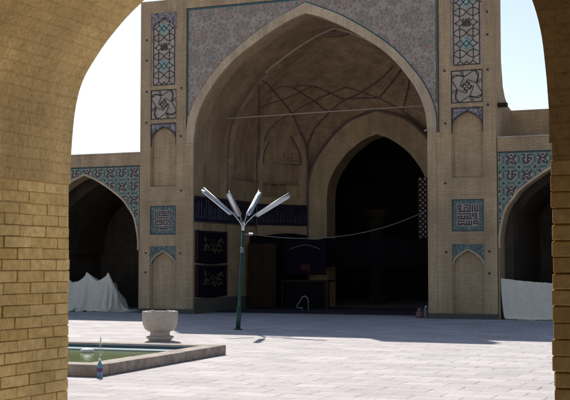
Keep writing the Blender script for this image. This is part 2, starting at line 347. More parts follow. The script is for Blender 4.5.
# ------------------------------------------------------------------ the portal (iwan)
YF = 34.9; CX = -14.25; XM = -14.205
IN = spline([(3.99, 0), (3.98, 5.2), (3.97, 5.75), (3.86, 6.4), (3.5, 7.15), (2.7, 8.1), (1.6, 8.86), (.6, 9.38), (0, 9.58)][1:], 6)
OUT = spline([(4.25, 5.6), (4.24, 6.1), (4.1, 6.62), (3.75, 7.28), (3.1, 8.06), (2.6, 8.5), (1.9, 8.99), (1.15, 9.44), (.6, 9.68), (0, 9.93)], 6)
def arch(prof, cx):           # left foot .. apex .. right foot
    return [(cx-u, z) for u, z in prof]+[(cx+u, z) for u, z in prof[::-1][1:]]
IA = arch(IN, CX); OA = arch(OUT, CX)
def inU(z):
    if z <= IN[0][1]: return IN[0][0]
    for (u0, z0), (u1, z1) in zip(IN, IN[1:]):
        if z0 <= z <= z1: return u0+(u1-u0)*(z-z0)/max(1e-9, z1-z0)
    return 0
iwan = thing('portal', (CX, YF, 0), 'tall brick portal with a huge pointed arch, patterned tile spandrels and two panelled piers', 'building')
# front slab and barrel vault behind the facing
b = MB()
ring = [(-20.24, 0), (CX-3.99, 0)]+IA+[(CX+3.99, 0), (-8.17, 0), (-8.17, 10.12), (-13.1, 10.12), (-13.1, 10.45), (-20.24, 10.45)]
b.prism(ring, 35.03, 35.62)
b.build('front_wall', [M['facade']], iwan, weld=True)
b = MB()
ring = [(-20.24, 0), (CX-3.99, 0)]+IA+[(CX+3.99, 0), (-8.17, 0), (-8.17, 6.35), (-9.6, 8.1), (-11.5, 9.6), (CX, 10.3), (-16.9, 9.6), (-18.8, 8.1), (-20.24, 6.35)]
b.prism(ring, 35.622, 37.45)
b.build('barrel_vault', [M['barrel']], iwan, weld=True)
b = MB(); b.box(-15.6, -13.25, 34.95, 35.55, 10.452, 11.45); b.build('added_crest', M['facade'], iwan)  # unseen block, added to give the portal's shadow its stepped edge
b = MB(); b.prism([(-18.87+.002, 10.1)]+[(-18.87+.002, 10.45), (-13.1, 10.45), (-13.1, 10.12), (-9.54-.002, 10.12), (-9.54-.002, 10.1)], 34.9, 35.028)
b.build('cornice', M['facade'], iwan)
# haunches behind the slab on both sides
for sx, x0, x1 in ((1, -8.9, -8.174), (-1, -20.236, -19.5)):
    b = MB(); b.prism([(35.623, 0), (35.623, 7.85), (35.85, 7.0), (36.1, 6.72), (36.45, 6.52), (36.8, 6.4), (38.4, 6.36), (38.4, 0)], x0, x1, axis='x')
    b.build('buttress', M['arcade'], iwan)
b = MB(); b.box(-8.3, -7.9, 35.1, 35.3, 6.3, 6.42); b.build('beam_end', M['wood'], iwan)
# arch trim
b = MB()
b.prism([p for p in OA]+[p for p in IA[::-1] if p[1] >= 5.6]+[(CX-3.97, 5.6)] if False else OA+[(CX+3.98, 5.6)]+[p for p in IA[::-1] if p[1] > 5.6]+[(CX-3.98, 5.6)], 34.885, 35.028)
b.build('arch_trim', M['facade_trim'], iwan, weld=True)

# girih lines: decagons on a rhombic lattice, bow-ties between, strapwork from edge midpoints
def girih(Rd, x0, x1, z0, z1):
    a = Rd*math.cos(math.pi/10); segs = []; fine = []; cents = []; seen = set()
    v1 = (2*a, 0); v2 = (2*a*math.cos(R(72)), 2*a*math.sin(R(72)))
    def put(lst, p, q):
        k = (round((p[0]+q[0])*50), round((p[1]+q[1])*50), id(lst))
        if k in seen: return
        seen.add(k); lst.append((p, q))
    for j in range(-2, int((z1-z0)/v2[1])+3):
        for i in range(-12, int((x1-x0)/v1[0])+12):
            cx = x0+i*v1[0]+j*v2[0]+.2; cz = z0+j*v2[1]+.15
            if not (x0-Rd < cx < x1+Rd and z0-Rd < cz < z1+Rd): continue
            def ring(q, off): return [(cx+Rd*q*math.cos(R(off+36*k)), cz+Rd*q*math.sin(R(off+36*k))) for k in range(10)]
            V = ring(1, 18); cents.append((cx, cz))
            for k in range(10): put(segs, V[k], V[(k+1) % 10])
            for q, off in ((.76, 18), (.40, 0), (.22, 18)):
                J = ring(q, off)
                for k in range(10): fine.append((J[k], J[(k+1) % 10]))
            I = ring(.76, 18); J = ring(.40, 0)
            for k in range(10):
                fine.append((J[k], I[k])); fine.append((J[k], I[(k-1) % 10])); put(fine, I[k], V[k])
            # small star in the bow-tie gap
            bxc = cx+v1[0]/2+v2[0]/2; bzc = cz+v2[1]/2
            S_ = [(bxc+Rd*(.26 if k % 2 else .12)*math.cos(R(54+36*k)), bzc+Rd*(.26 if k % 2 else .12)*math.sin(R(54+36*k))) for k in range(10)]
            for k in range(10): fine.append((S_[k], S_[(k+1) % 10]))
    return segs, fine, cents
def clip(segs, ok, n=6):
    out = []
    for a, c in segs:
        run = None
        for k in range(n):
            p = (a[0]+(c[0]-a[0])*k/n, a[1]+(c[1]-a[1])*k/n); q = (a[0]+(c[0]-a[0])*(k+1)/n, a[1]+(c[1]-a[1])*(k+1)/n)
            if ok(p) and ok(q): run = (run[0] if run else p, q)
            else:
                if run: out.append(run)
                run = None
        if run: out.append(run)
    return out
SX0, SX1, SZ1 = -18.50, -9.96, 10.08
segs, fine, cents = girih(.43, SX0, SX1, 5.9, 10.1)
for side in (-1, 1):
    half = [p for p in OA if (p[0] <= CX if side < 0 else p[0] >= CX)]
    if side < 0: poly = half+[(CX, SZ1), (SX0, SZ1), (SX0, half[0][1])]
    else: poly = half+[(SX1, half[-1][1]), (SX1, SZ1), (CX, SZ1)]
    b = MB(); b.prism(poly, 34.955, 35.026)
    ok = lambda p: inpoly(p[0], p[1], poly)
    for a, c in clip(segs, ok): b.strip(a, c, .030, 34.944, 34.957, 1)
    for a, c in clip(fine, ok, 3): b.strip(a, c, .015, 34.949, 34.957, 2)
    for k, (cx, cz) in enumerate(cents):
        if k % 3 == 0 and ok((cx, cz)) and ok((cx+.08, cz)) and ok((cx-.08, cz)):
            b.prism([(cx+.042*math.cos(R(60*i)), cz+.042*math.sin(R(60*i))) for i in range(6)], 34.946, 34.957, 3)
    b.poly_strip([(x, z+.015) for x, z in half], .045, 34.942, 34.958, 4)
    ex = SX0+.03 if side < 0 else SX1-.03
    b.strip((ex, half[0 if side < 0 else -1][1]+.9), (ex, SZ1), .04, 34.9415, 34.958, 4)
    b.strip((ex, SZ1-.03), (CX, SZ1-.03), .05, 34.9425, 34.958, 4)
    b.build('spandrel', [M['girih'], M['line_pale'], M['line_fine'], M['line_teal'], M['line_turq']], iwan)

KUF = [["###..######.#.#.#", "#.#.......#.#.#.#", "#.#..####.#.#.#.#", "###..#..#.#.#.#.#", "..#..#..#.#.#.#.#", "###########.#.###", ".................",
        "###########.####.", "..........#.#..#.", "####.####.#.####.", "#..#.#..#.#....#.", "############.####", ".................", "######.#.#.#.####",
        "#......#.#.#.#..#", "#.####.#.#.#.####", "####.#######....#"],
       ["#.#.#.####.#.####", "#.#.#.#..#.#.#..#", "#.#.#.####.#.####", "#.#.#....#.#....#", "#.#.###########.#", "#.#.............#", "#.#############.#",
        "#...............#", "###.####.####.###", "..#.#..#.#..#.#..", "###.####.#..#.###", "#......#.#..#...#", "########.####.###", ".................",
        "####.#.#.#.######", "#..#.#.#.#.#....#", "####.#########.##"]]
KNOT = [[(-25, 87), (-60, 7), (-40, -5), (-22, 20), (0, 6)], [(-25, 87), (20, 112), (60, 137), (85, 130), (100, 120), (108, 105), (105, 90), (87, 37)],
        [(-25, 87), (-40, 135)], [(87, 37), (138, 62)], [(-25, 87), (-75, 105), (-100, 92), (-138, 78)], [(-22, 20), (-2, 36), (8, 40), (30, 28)]]
EMB = ["#.#.##", "#.#.#.", "####.#", ".#####", "#.#..#", "##.###"]
def pixels(b, rows, x0, z1, px, pz, y0, y1, ok=None):
    for r, row in enumerate(rows):
        c = 0
        while c < len(row):
            if row[c] == '#':
                e = c
                while e < len(row) and row[e] == '#' and (ok is None or ok((x0+(e+.5)*px, z1-(r+.5)*pz))): e += 1
                if e > c: b.box(x0+c*px, x0+e*px, y0, y1, z1-(r+1)*pz, z1-r*pz)
                c = max(e, c+1)
            else: c += 1
def mini_arch(hw, z0, za, n=10):
    p = spline([(hw, z0), (hw*.93, z0+(za-z0)*.3), (hw*.55, z0+(za-z0)*.68), (0, za)], n//2); return p
def pier(xc, inner, var):
    """xc panel centre; inner=+1 arch lies to the right"""
    h = .488; b = MB()
    e_out = xc-inner*.88; e_in = xc+inner*.49; e_mid = xc+inner*.84; e_arch = CX-inner*3.978
    b.box(e_out, xc-inner*h, 34.9, 35.028, 0, 10.45 if inner > 0 else 10.12)
    b.box(xc+inner*h, e_mid, 34.9, 35.028, 0, 10.098)
    b.box(CX-inner*4.25, e_arch, 34.887, 35.028, 0, 5.598); b.box(e_mid, CX-inner*4.25, 34.90, 35.028, 0, 5.598)
    top = 10.45 if inner > 0 else 10.12
    for z0, z1 in ((0, .12), (2.22, 2.6), (3.56, 4.2), (6.32, 6.44), (7.44, 7.57), (10.03, 10.098)):
        b.box(xc-h, xc+h, 34.905, 35.028, z0, z1)
    b.box(xc-h, xc+h, 34.905, 35.028, 10.1, top)
    b.box(e_out-inner*.012, e_mid, 34.885, 34.902, 3.70, 3.735)
    p = b.build('pier', M['facade'], iwan)
    # blind niches with tile spandrels
    for z0, zs, za, zt, mt in ((.12, 1.62, 2.06, 2.22, 'tealmix'), (4.2, 5.8, 6.2, 6.32, 'frieze')):
        pr = mini_arch(h-.03, zs, za)
        poly = [(xc-h, zs)]+[(xc-u, z) for u, z in pr]+[(xc+u, z) for u, z in pr[::-1][1:]]+[(xc+h, zs), (xc+h, zt), (xc-h, zt)]
        b = MB(); b.prism(poly, 34.925, 35.027)
        b.poly_strip([(xc-u, z) for u, z in pr]+[(xc+u, z) for u, z in pr[::-1][1:]], .05 if zs < 3 else .035, 34.905, 34.927, 1)
        if zs > 3: b.poly_strip([(xc-h+.02, zs-.25), (xc-h+.02, zt-.03), (xc+h-.02, zt-.03), (xc+h-.02, zs-.25)], .028, 34.912, 34.928, 1)
        b.build('niche_tile', [M[mt], M['facade_trim' if zs < 3 else 'line_dark']], p)
        for sx_ in (-1, 1):
            b = MB(); b.box(xc+sx_*h, xc+sx_*(h-.045), 34.96, 35.027, z0, zs); b.build('niche_jamb', M['facade'], p)
    # square kufic panel
    b = MB(); b.box(xc-h+.003, xc+h-.003, 34.93, 35.027, 2.602, 3.558)
    b.box(xc-.335, xc+.335, 34.922, 34.931, 2.75, 3.42, 1)
    kl = MB(); pixels(kl, KUF[var], xc-.31, 3.395, .62/17, .62/17, 34.916, 34.923); b.add(kl, 2)
    b.poly_strip([(xc-.47, 2.62), (xc+.47, 2.62), (xc+.47, 3.54), (xc-.47, 3.54)], .03, 34.921, 34.931, 3, close=True); b.build('kufic_panel', [M['tealmix'], M['kuficbg'], M['line_dark'], M['line_blue']], p)
    # square knot panel
    b = MB(); b.box(xc-h+.003, xc+h-.003, 34.93, 35.027, 6.442, 7.438)
    zc = 6.94; s = .475/140
    for q in range(4):
        for pl in KNOT:
            pp = []
            for x, z in pl:
                for _ in range(q): x, z = z, -x
                pp.append((xc+x*s, zc+z*s))
            b.poly_strip(pp, .024, 34.918, 34.931, 1)
    b.poly_strip([(xc-.47, zc-.48), (xc+.47, zc-.48), (xc+.47, zc+.48), (xc-.47, zc+.48)], .032, 34.920, 34.931, 1, close=True)
    b.build('knot_panel', [M['panel'], M['line_dark']], p)
    # tall star panel
    b = MB(); b.box(xc-h+.003, xc+h-.003, 34.93, 35.027, 7.572, 10.028); SP = b
    hh = mini_arch(.40, 9.45, 9.86)
    ap = [(xc-u, z) for u, z in hh]+[(xc+u, z) for u, z in hh[::-1][1:]]
    b = MB(); b.prism([(xc-.47, 9.45)]+ap+[(xc+.47, 9.45), (xc+.47, 10.02), (xc-.47, 10.02)], 34.919, 34.931); SP.add(b, 2)
    lim = [(xc-.40, 7.6), (xc-.40, 9.45)]+ap+[(xc+.40, 9.45), (xc+.40, 7.6)]
    ok = lambda q: inpoly(q[0], q[1], lim)
    L = []; st = MB(); em = MB()
    for k in range(-1, 5):                              # lens rows
        zc = 7.93+k*.63
        for sx in (-1, 1):
            cx = xc+sx*.205
            up = [(cx-.2+.4*i/8, zc+.12*math.sin(math.pi*i/8)**.8) for i in range(9)]; dn = [(x, 2*zc-z) for x, z in up]
            for P in (up, dn): L += list(zip(P, P[1:]))
            L.append(((cx, zc-.2), (cx, zc+.2)))
            L += [((cx, zc+.2), (cx-sx*.11, zc+.3)), ((cx-sx*.11, zc+.315), (cx, zc+.43)), ((cx, zc+.2), (cx+sx*.2, zc+.36)), ((cx+sx*.2, zc+.24), (cx, zc+.4))]
            L.append(((cx-sx*.11, zc+.3), (cx-sx*.205, zc+.2))); L.append(((cx-sx*.11, zc+.3), (cx-sx*.205, zc+.4)))
        zm = zc+.315
        if not (7.62 < zm-.2): continue
        if zm+.26 > 10.0: continue
        if k % 2 == 0:
            q = []
            for i in range(16):
                r = .235 if i % 2 == 0 else .165; q.append((xc+r*math.cos(R(22.5*i)), zm+r*math.sin(R(22.5*i))))
            st.prism(q, 34.9215, 34.931)
        else: pixels(em, EMB, xc-.12, zm+.12, .04, .04, 34.917, 34.931)
    b = MB()
    for a, c in clip(L, ok, 4): b.strip(a, c, .025, 34.918, 34.931)
    b.poly_strip(lim, .03, 34.9165, 34.931, close=True)
    SP.add(b, 1); SP.add(st, 3); SP.add(em, 4); SP.build('star_panel', [M['panel'], M['line_dark'], M['frieze'], M['teal_star'], M['glyph']], p)
    for dx, z in ((.64*-inner, 9.14), (.64*-inner, 8.45), (.68*inner, 7.45), (.64*-inner, 7.4), (.64*-inner, 6.35), (.66*inner, 5.85), (.68*inner, 4.05), (.64*-inner, 2.0), (.66*inner, 1.98), (.64*-inner, 1.35)):
        b = MB(); b.box(xc+dx-.035, xc+dx+.035, 34.894, 34.91, z-.035, z+.035); b.build('beam_hole', M['line_dark'], p)
    # worn stone footing
    b = MB(); b.box(e_out-inner*.03, e_arch+inner*.004, 34.86, 34.898, 0, .16); b.build('footing', M['wainscot'], p)
pier(-19.36, 1, 1); pier(-9.05, -1, 0)

# apse: lower walls, back wall with doorway arch, half dome with painted ribs
xl, xr = CX-3.99, CX+3.99
BW = 41.8; bl, br = CX-2.74, CX+2.74
for sx in (-1, 1):
    b = MB(); a = CX+sx*3.99
    b.hexa([(a, 37.452, 0), (a+sx*.6, 37.452, 0), (a+sx*.6, 40.0, 0), (a, 39.87, 0), (a, 37.452, 6.6), (a+sx*.6, 37.452, 6.6), (a+sx*.6, 40.0, 6.6), (a, 39.87, 6.6)])
    b.build('side_wall', M['apse'], iwan)
    # slanted wall with tall arched niche
    p0 = Vector((a, 39.87, 0)); p1 = Vector((CX+sx*2.74, BW, 0)); d = (p1-p0); Ld = d.length; d.normalize(); nrm = Vector((-d.y*-sx, d.x*-sx, 0))
    nrm = Vector((sx*abs(d.y), abs(d.x), 0))           # outward
    hw = Ld/2*.74; c0 = Ld/2
    pr = mini_arch(hw, 5.35, 6.75)
    op = [(c0-u, z) for u, z in pr]+[(c0+u, z) for u, z in pr[::-1][1:]]
    ot = mini_arch(Ld/2*.98, 5.6, 7.45); otp = [(c0-u, z) for u, z in ot]+[(c0+u, z) for u, z in ot[::-1][1:]]
    ring = [(0, 0), (0, 3.9), (Ld, 3.9), (Ld, 0)]
    def P(s_, z, k): q = p0+d*s_+nrm*k; return (q.x, q.y, z)
    def prismd(mb, poly, k0, k1):
        A = [P(s_, z, k0) for s_, z in poly]; B = [P(s_, z, k1) for s_, z in poly]; n = len(poly)
        mb.face(A); mb.face(B[::-1])
        for i in range(n): j = (i+1) % n; mb.face([A[j], A[i], B[i], B[j]])
    b = MB(); prismd(b, [(0, 0), (Ld, 0), (Ld, 4.1), (0, 4.1)], 0, .55)
    ring = [(0, 4.1), (c0-hw, 4.1)]+op+[(c0+hw, 4.1), (Ld, 4.1)]+otp[::-1]
    prismd(b, ring, 0, .55)
    wl = b.build('slanted_wall', M['apse'], iwan, weld=False)
    b = MB(); prismd(b, [(c0-hw-.02, 4.1), (c0-hw*.45, 4.1), (c0-hw*.45, 6.8), (c0-hw-.02, 6.8)], .28, .53); prismd(b, [(c0+hw*.45, 4.1), (c0+hw+.02, 4.1), (c0+hw+.02, 6.8), (c0+hw*.45, 6.8)], .28, .53)
    prismd(b, [(c0-hw*.45, 4.1), (c0+hw*.45, 4.1), (c0+hw*.45, 6.8), (c0-hw*.45, 6.8)], .5, .7)
    b.build('niche_back', M['apse'], wl)
    b = MB()
    for i in range(5):
        s0 = c0-hw+2*hw*i/5; prismd(b, [(s0, 5.5+.1*(i % 2)), (s0+2*hw/5-.03, 5.5+.1*(i % 2)), (s0+2*hw/5-.03, 6.0), (s0, 6.0)], .08, .3)
    prismd(b, [(c0-hw, 5.38), (c0+hw, 5.38), (c0+hw, 5.48), (c0-hw, 5.48)], .03, .3)
    b.build('stalactite_corbel', M['dome'], wl)
    b = MB()
    for i in (.28, .5, .72): s0 = c0-hw+2*hw*i; prismd(b, [(s0-.02, 4.1), (s0+.02, 4.1), (s0+.02, 5.38), (s0-.02, 5.38)], .22, .3)
    b.build('niche_pilaster', M['dome'], wl)
    b = MB(); b.tube([P(s_, z, -.01) for s_, z in otp], .05, 6); b.tube([P(s_, z, -.0) for s_, z in op], .03, 6); b.tube([P(0, 0, -.0), P(0, 5.6, -.0)], .045, 6); b.tube([P(Ld, 0, 0), P(Ld, 5.6, 0)], .05, 6)
    b.build('rib', M['rib'], wl)
# back wall
OP = spline([(1.97, 0), (1.97, 4.1), (1.9, 4.6), (1.68, 5.1), (1.2, 5.72), (.55, 6.2), (0, 6.42)][1:], 5)
OB = spline([(2.74, 4.1), (2.70, 4.75), (2.45, 5.5), (1.9, 6.25), (1.1, 6.95), (0, 7.32)], 5)
opA = arch(OP, CX); obA = arch(OB, CX)
b = MB(); b.prism([(bl, 0), (CX-1.97, 0)]+opA+[(CX+1.97, 0), (br, 0)]+obA[::-1], BW, 42.7)
bw_ = b.build('back_wall', M['apse'], iwan, weld=True)
b = MB(); b.tube([(x, BW-.01, z) for x, z in obA], .055, 6); b.build('rib', M['rib'], bw_)
# half dome surface
Y0 = 37.45; DB = 42.55
plan = [(-3.97, 0), (-3.97, 2.4), (-3.5, 3.35), (-2.75, 4.7), (-1.5, DB-Y0), (0, DB-Y0), (1.5, DB-Y0), (2.75, 4.7), (3.5, 3.35), (3.97, 2.4), (3.97, 0)]
planS = []
for i in range(len(plan)-1):
    for k in range(4): t = k/4; planS.append((plan[i][0]+(plan[i+1][0]-plan[i][0])*t, plan[i][1]+(plan[i+1][1]-plan[i][1])*t))
planS.append(plan[-1])
def dome_pt(px, py, z): g_ = inU(z)/3.97; return (CX+px*g_, Y0+py*g_, z)
zs = [4.6+(9.57-4.6)*(1-(1-i/22)**1.6) for i in range(23)]
def opU(z):
    if z <= OP[0][1]: return OP[0][0]
    for (u0, z0), (u1, z1) in zip(OP, OP[1:]):
        if z0 <= z <= z1: return u0+(u1-u0)*(z-z0)/max(1e-9, z1-z0)
    return -1
b = MB(); P_ = [[dome_pt(px, py, z) for px, py in planS] for z in zs]
n0 = len(b.v); m_ = len(planS)
for row in P_:
    for p in row: b.v.append(p)
for i in range(22):
    for j in range(m_-1):
        x_, y_, z_ = P_[i+1][j]
        if y_ > 41.85 and z_ < 6.6 and abs(x_-CX) < opU(z_-.3)+.3: continue
        b.f.append((n0+i*m_+j, n0+i*m_+j+1, n0+(i+1)*m_+j+1, n0+(i+1)*m_+j)); b.mi.append(0); b.uv.append(None)
dome = b.build('half_dome', M['dome'], iwan, smooth=True, weld=True, recalc=False)
sd = dome.modifiers.new('thick', 'SOLIDIFY'); sd.thickness = .3; sd.offset = -1
DOME_RIBS = [[(-17.04, 37.71, 8.02), (-17.1, 38.35, 7.97), (-17.23, 39.26, 7.81), (-17.19, 40.0, 7.51), (-17.15, 40.65, 7.21), (-17.15, 41.23, 6.79), (-17.14, 41.7, 6.31), (-17.11, 41.92, 5.87), (-17.1, 41.98, 5.35)],
    [(-17.17, 37.75, 7.89), (-17.54, 38.56, 7.45), (-17.93, 39.41, 6.85), (-18.13, 39.87, 6.18), (-18.18, 39.96, 5.45)],
    [(-17.1, 42.0, 5.58), (-17.05, 41.96, 6.14), (-16.82, 41.91, 6.66), (-16.49, 41.79, 6.97), (-16.12, 41.67, 7.24), (-15.69, 41.5, 7.54), (-15.29, 41.38, 7.73), (-14.81, 41.24, 7.83), (-14.39, 41.05, 8.0), (-14.02, 40.85, 8.13), (-13.53, 40.52, 8.35), (-12.99, 39.92, 8.58)],
    [(-17.15, 40.65, 7.21), (-16.78, 40.82, 7.48), (-16.44, 41.06, 7.67), (-16.11, 41.05, 7.8), (-15.74, 41.01, 7.92), (-15.45, 40.98, 8.01), (-15.12, 40.91, 8.1)],
    [(-17.15, 39.17, 7.91), (-16.92, 39.36, 8.03), (-16.75, 39.69, 8.03), (-16.61, 40.31, 7.88), (-16.48, 40.87, 7.73), (-16.3, 41.31, 7.55), (-16.06, 41.62, 7.31)],
    [(-16.75, 39.69, 8.03), (-16.46, 39.96, 8.12), (-16.22, 40.41, 8.13), (-16.0, 40.75, 8.05), (-15.74, 41.01, 7.92), (-15.55, 41.24, 7.8), (-15.31, 41.42, 7.69)],
    [(-15.16, 40.91, 8.1), (-14.78, 41.06, 7.99), (-14.38, 41.24, 7.84), (-14.02, 41.41, 7.7)],
    [(-12.31, 39.15, 8.52), (-12.95, 40.36, 8.36), (-13.44, 40.95, 8.08), (-14.02, 41.41, 7.7)],
    [(-12.18, 39.42, 8.38), (-12.52, 40.4, 8.26), (-12.81, 41.08, 7.88), (-13.09, 41.6, 7.52), (-13.24, 41.84, 7.27)],
    [(-13.25, 41.86, 7.23), (-13.03, 42.01, 7.05), (-12.76, 42.14, 6.83), (-12.41, 42.23, 6.5)],
    [(-14.02, 41.41, 7.7), (-13.63, 41.63, 7.48), (-13.24, 41.84, 7.27)],
    [(-18.04, 40.11, 6.12), (-17.89, 40.13, 6.49), (-17.73, 40.23, 6.71), (-17.48, 40.4, 6.98), (-17.15, 40.65, 7.21)],
    [(-15.29, 41.38, 7.73), (-14.74, 41.36, 7.73), (-14.02, 41.41, 7.7)],
    [(-17.71, 38.92, 7.22), (-17.57, 39.4, 7.41), (-17.3, 39.7, 7.55), (-17.05, 39.94, 7.67), (-16.64, 40.19, 7.9), (-16.22, 40.41, 8.13)]]
def dome_y(x, z):       # depth of the dome surface at x, z
    g_ = inU(z)/3.97
    if g_ <= 1e-4: return Y0
    px = (x-CX)/g_
    for (a, c) in zip(planS, planS[1:]):
        if min(a[0], c[0]) <= px <= max(a[0], c[0]) and abs(c[0]-a[0]) > 1e-6:
            return Y0+g_*(a[1]+(c[1]-a[1])*(px-a[0])/(c[0]-a[0]))
    return None
for pl in DOME_RIBS:
    r_ = .029
    b = MB(); b.tube(pl, r_, 6); b.build('rib', M['rib'], dome)
for sx in (-1, 1):
    b = MB(); b.poly_strip([(x, z) for x, z in IA if 5.2 <= z <= 8.25 and (x-CX)*sx > 0], .09, 37.435, 37.47); b.box(CX+sx*4.0, CX+sx*3.96, 37.42, 37.455, 3.9, 5.2); b.build('arch_rib', M['rib'], iwan)
b = MB(); b.poly_strip([(x, z-.03) for x, z in IA if z > 8.2], .05, 37.43, 37.47); b.build('vault_edge', M['paleline'], iwan)
b = MB(); b.prism([(CX-.5+.5*(1-math.cos(R(30*k)))-.0, 9.38+.10*math.sin(R(30*k))) for k in range(0, 12)], 37.46, 37.6)
b.build('vent_opening', M['rib'], iwan)
b = MB(); b.tube([(xl+.02, 36.9, 6.62), (CX, 37.1, 6.7), (-11.5, 37.3, 6.75), (xr-.02, 37.35, 6.75)], .02, 8); b.build('tie_beam', M['paleline'], iwan)
b = MB(); b.tube([(-10.35, 34.88, 5.66), (-10.2, 34.7, 5.66)], .03, 8); b.build('tie_beam_end', M['paleline'], iwan)
# inscription band along the inner walls (left and right), stone dado below
for sx in (-1, 1):
    a = CX+sx*3.985
    b = MB(); b.box(a, a-sx*.03, 34.95, 39.8, 3.06, 3.84); bd = b.build('inscription_band', M['navy'], iwan)
    b = MB(); s2 = random.Random(5)
    y = 35.05
    while y < 39.6:
        h_ = s2.uniform(.25, .6); b.tube([(a-sx*.035, y, 3.2), (a-sx*.035, y+.03, 3.2+h_)], .012, 4)
        b.tube([(a-sx*.035, y+.1*k/4-.05, 3.18+.06*math.sin(k+y*3)) for k in range(6)], .012, 4); y += s2.uniform(.1, .2)
    b.box(a-sx*.002, a-sx*.045, 34.95, 39.8, 3.84, 3.88); b.box(a-sx*.002, a-sx*.045, 34.95, 39.8, 3.02, 3.06)
    b.build('script', M['script'], bd)
    p0 = Vector((a, 39.87, 0)); p1 = Vector((CX+sx*2.74, BW, 0)); nn = Vector((sx*abs((p1-p0).normalized().y), abs((p1-p0).normalized().x), 0))
    def Q(t, k, z): q = p0.lerp(p1, t)-nn*k; return (q.x, q.y, z)
    b = MB(); b.hexa([Q(0, .03, 3.06), Q(1, .03, 3.06), Q(1, -.02, 3.06), Q(0, -.02, 3.06), Q(0, .03, 3.84), Q(1, .03, 3.84), Q(1, -.02, 3.84), Q(0, -.02, 3.84)])
    bd2 = b.build('inscription_band', M['navy'], iwan)
    b = MB(); t = .06
    while t < .95:
        h_ = s2.uniform(.2, .55); b.tube([Q(t, .035, 3.2), Q(t+.008, .035, 3.2+h_)], .012, 4); b.tube([Q(t+.02*k-.03, .035, 3.2+.06*math.sin(k*1.3+t*9)) for k in range(5)], .012, 4); t += s2.uniform(.04, .08)
    b.build('script', M['script'], bd2)
    b = MB(); b.box(a, a-sx*.05, 34.95, 39.8, 0, .5); b.build('dado', M['wainscot'], iwan)
# lattice window beside the doorway
lat = MB(); lat.box(-12.62, -11.72, 41.70, 41.79, 2.55, 4.75); lp = lat.build('lattice_window', plain('lattice daylight backing', (.62, .5, .44), .8), iwan)  # pale board colour stands in for daylight showing through the lattice holes
b = MB()
for i in range(-14, 15):
    for sgn in (-1, 1):
        z0 = 3.65+i*.19; a = [-12.62, z0-.45*sgn]; c = [-11.72, z0+.45*sgn]
        pts = []
        for t in [k/30 for k in range(31)]:
            z = a[1]+(c[1]-a[1])*t
            if 2.55 <= z <= 4.75: pts.append((a[0]+.9*t, z))
        if len(pts) > 1: b.strip(pts[0], pts[-1], .052, 41.62 if sgn < 0 else 41.645, 41.70)
b.build('lattice_grille', M['wood'], lp)
# prayer hall behind the doorway
b = MB()
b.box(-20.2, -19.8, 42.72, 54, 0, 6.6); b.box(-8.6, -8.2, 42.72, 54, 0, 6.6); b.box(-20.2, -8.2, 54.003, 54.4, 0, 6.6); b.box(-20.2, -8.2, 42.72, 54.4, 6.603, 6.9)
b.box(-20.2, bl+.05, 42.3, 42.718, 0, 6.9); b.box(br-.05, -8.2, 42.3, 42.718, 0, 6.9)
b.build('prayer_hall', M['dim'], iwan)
for x in (-16.2, -13.0, -10.6):
    b = MB(); b.lathe([(.42, 0), (.42, .3), (.32, .4), (.3, 3.2), (.42, 3.5), (.55, 3.6), (.55, 3.9)], (x, 47.5, 0), 12); b.build('column', M['dim'], iwan, smooth=False)

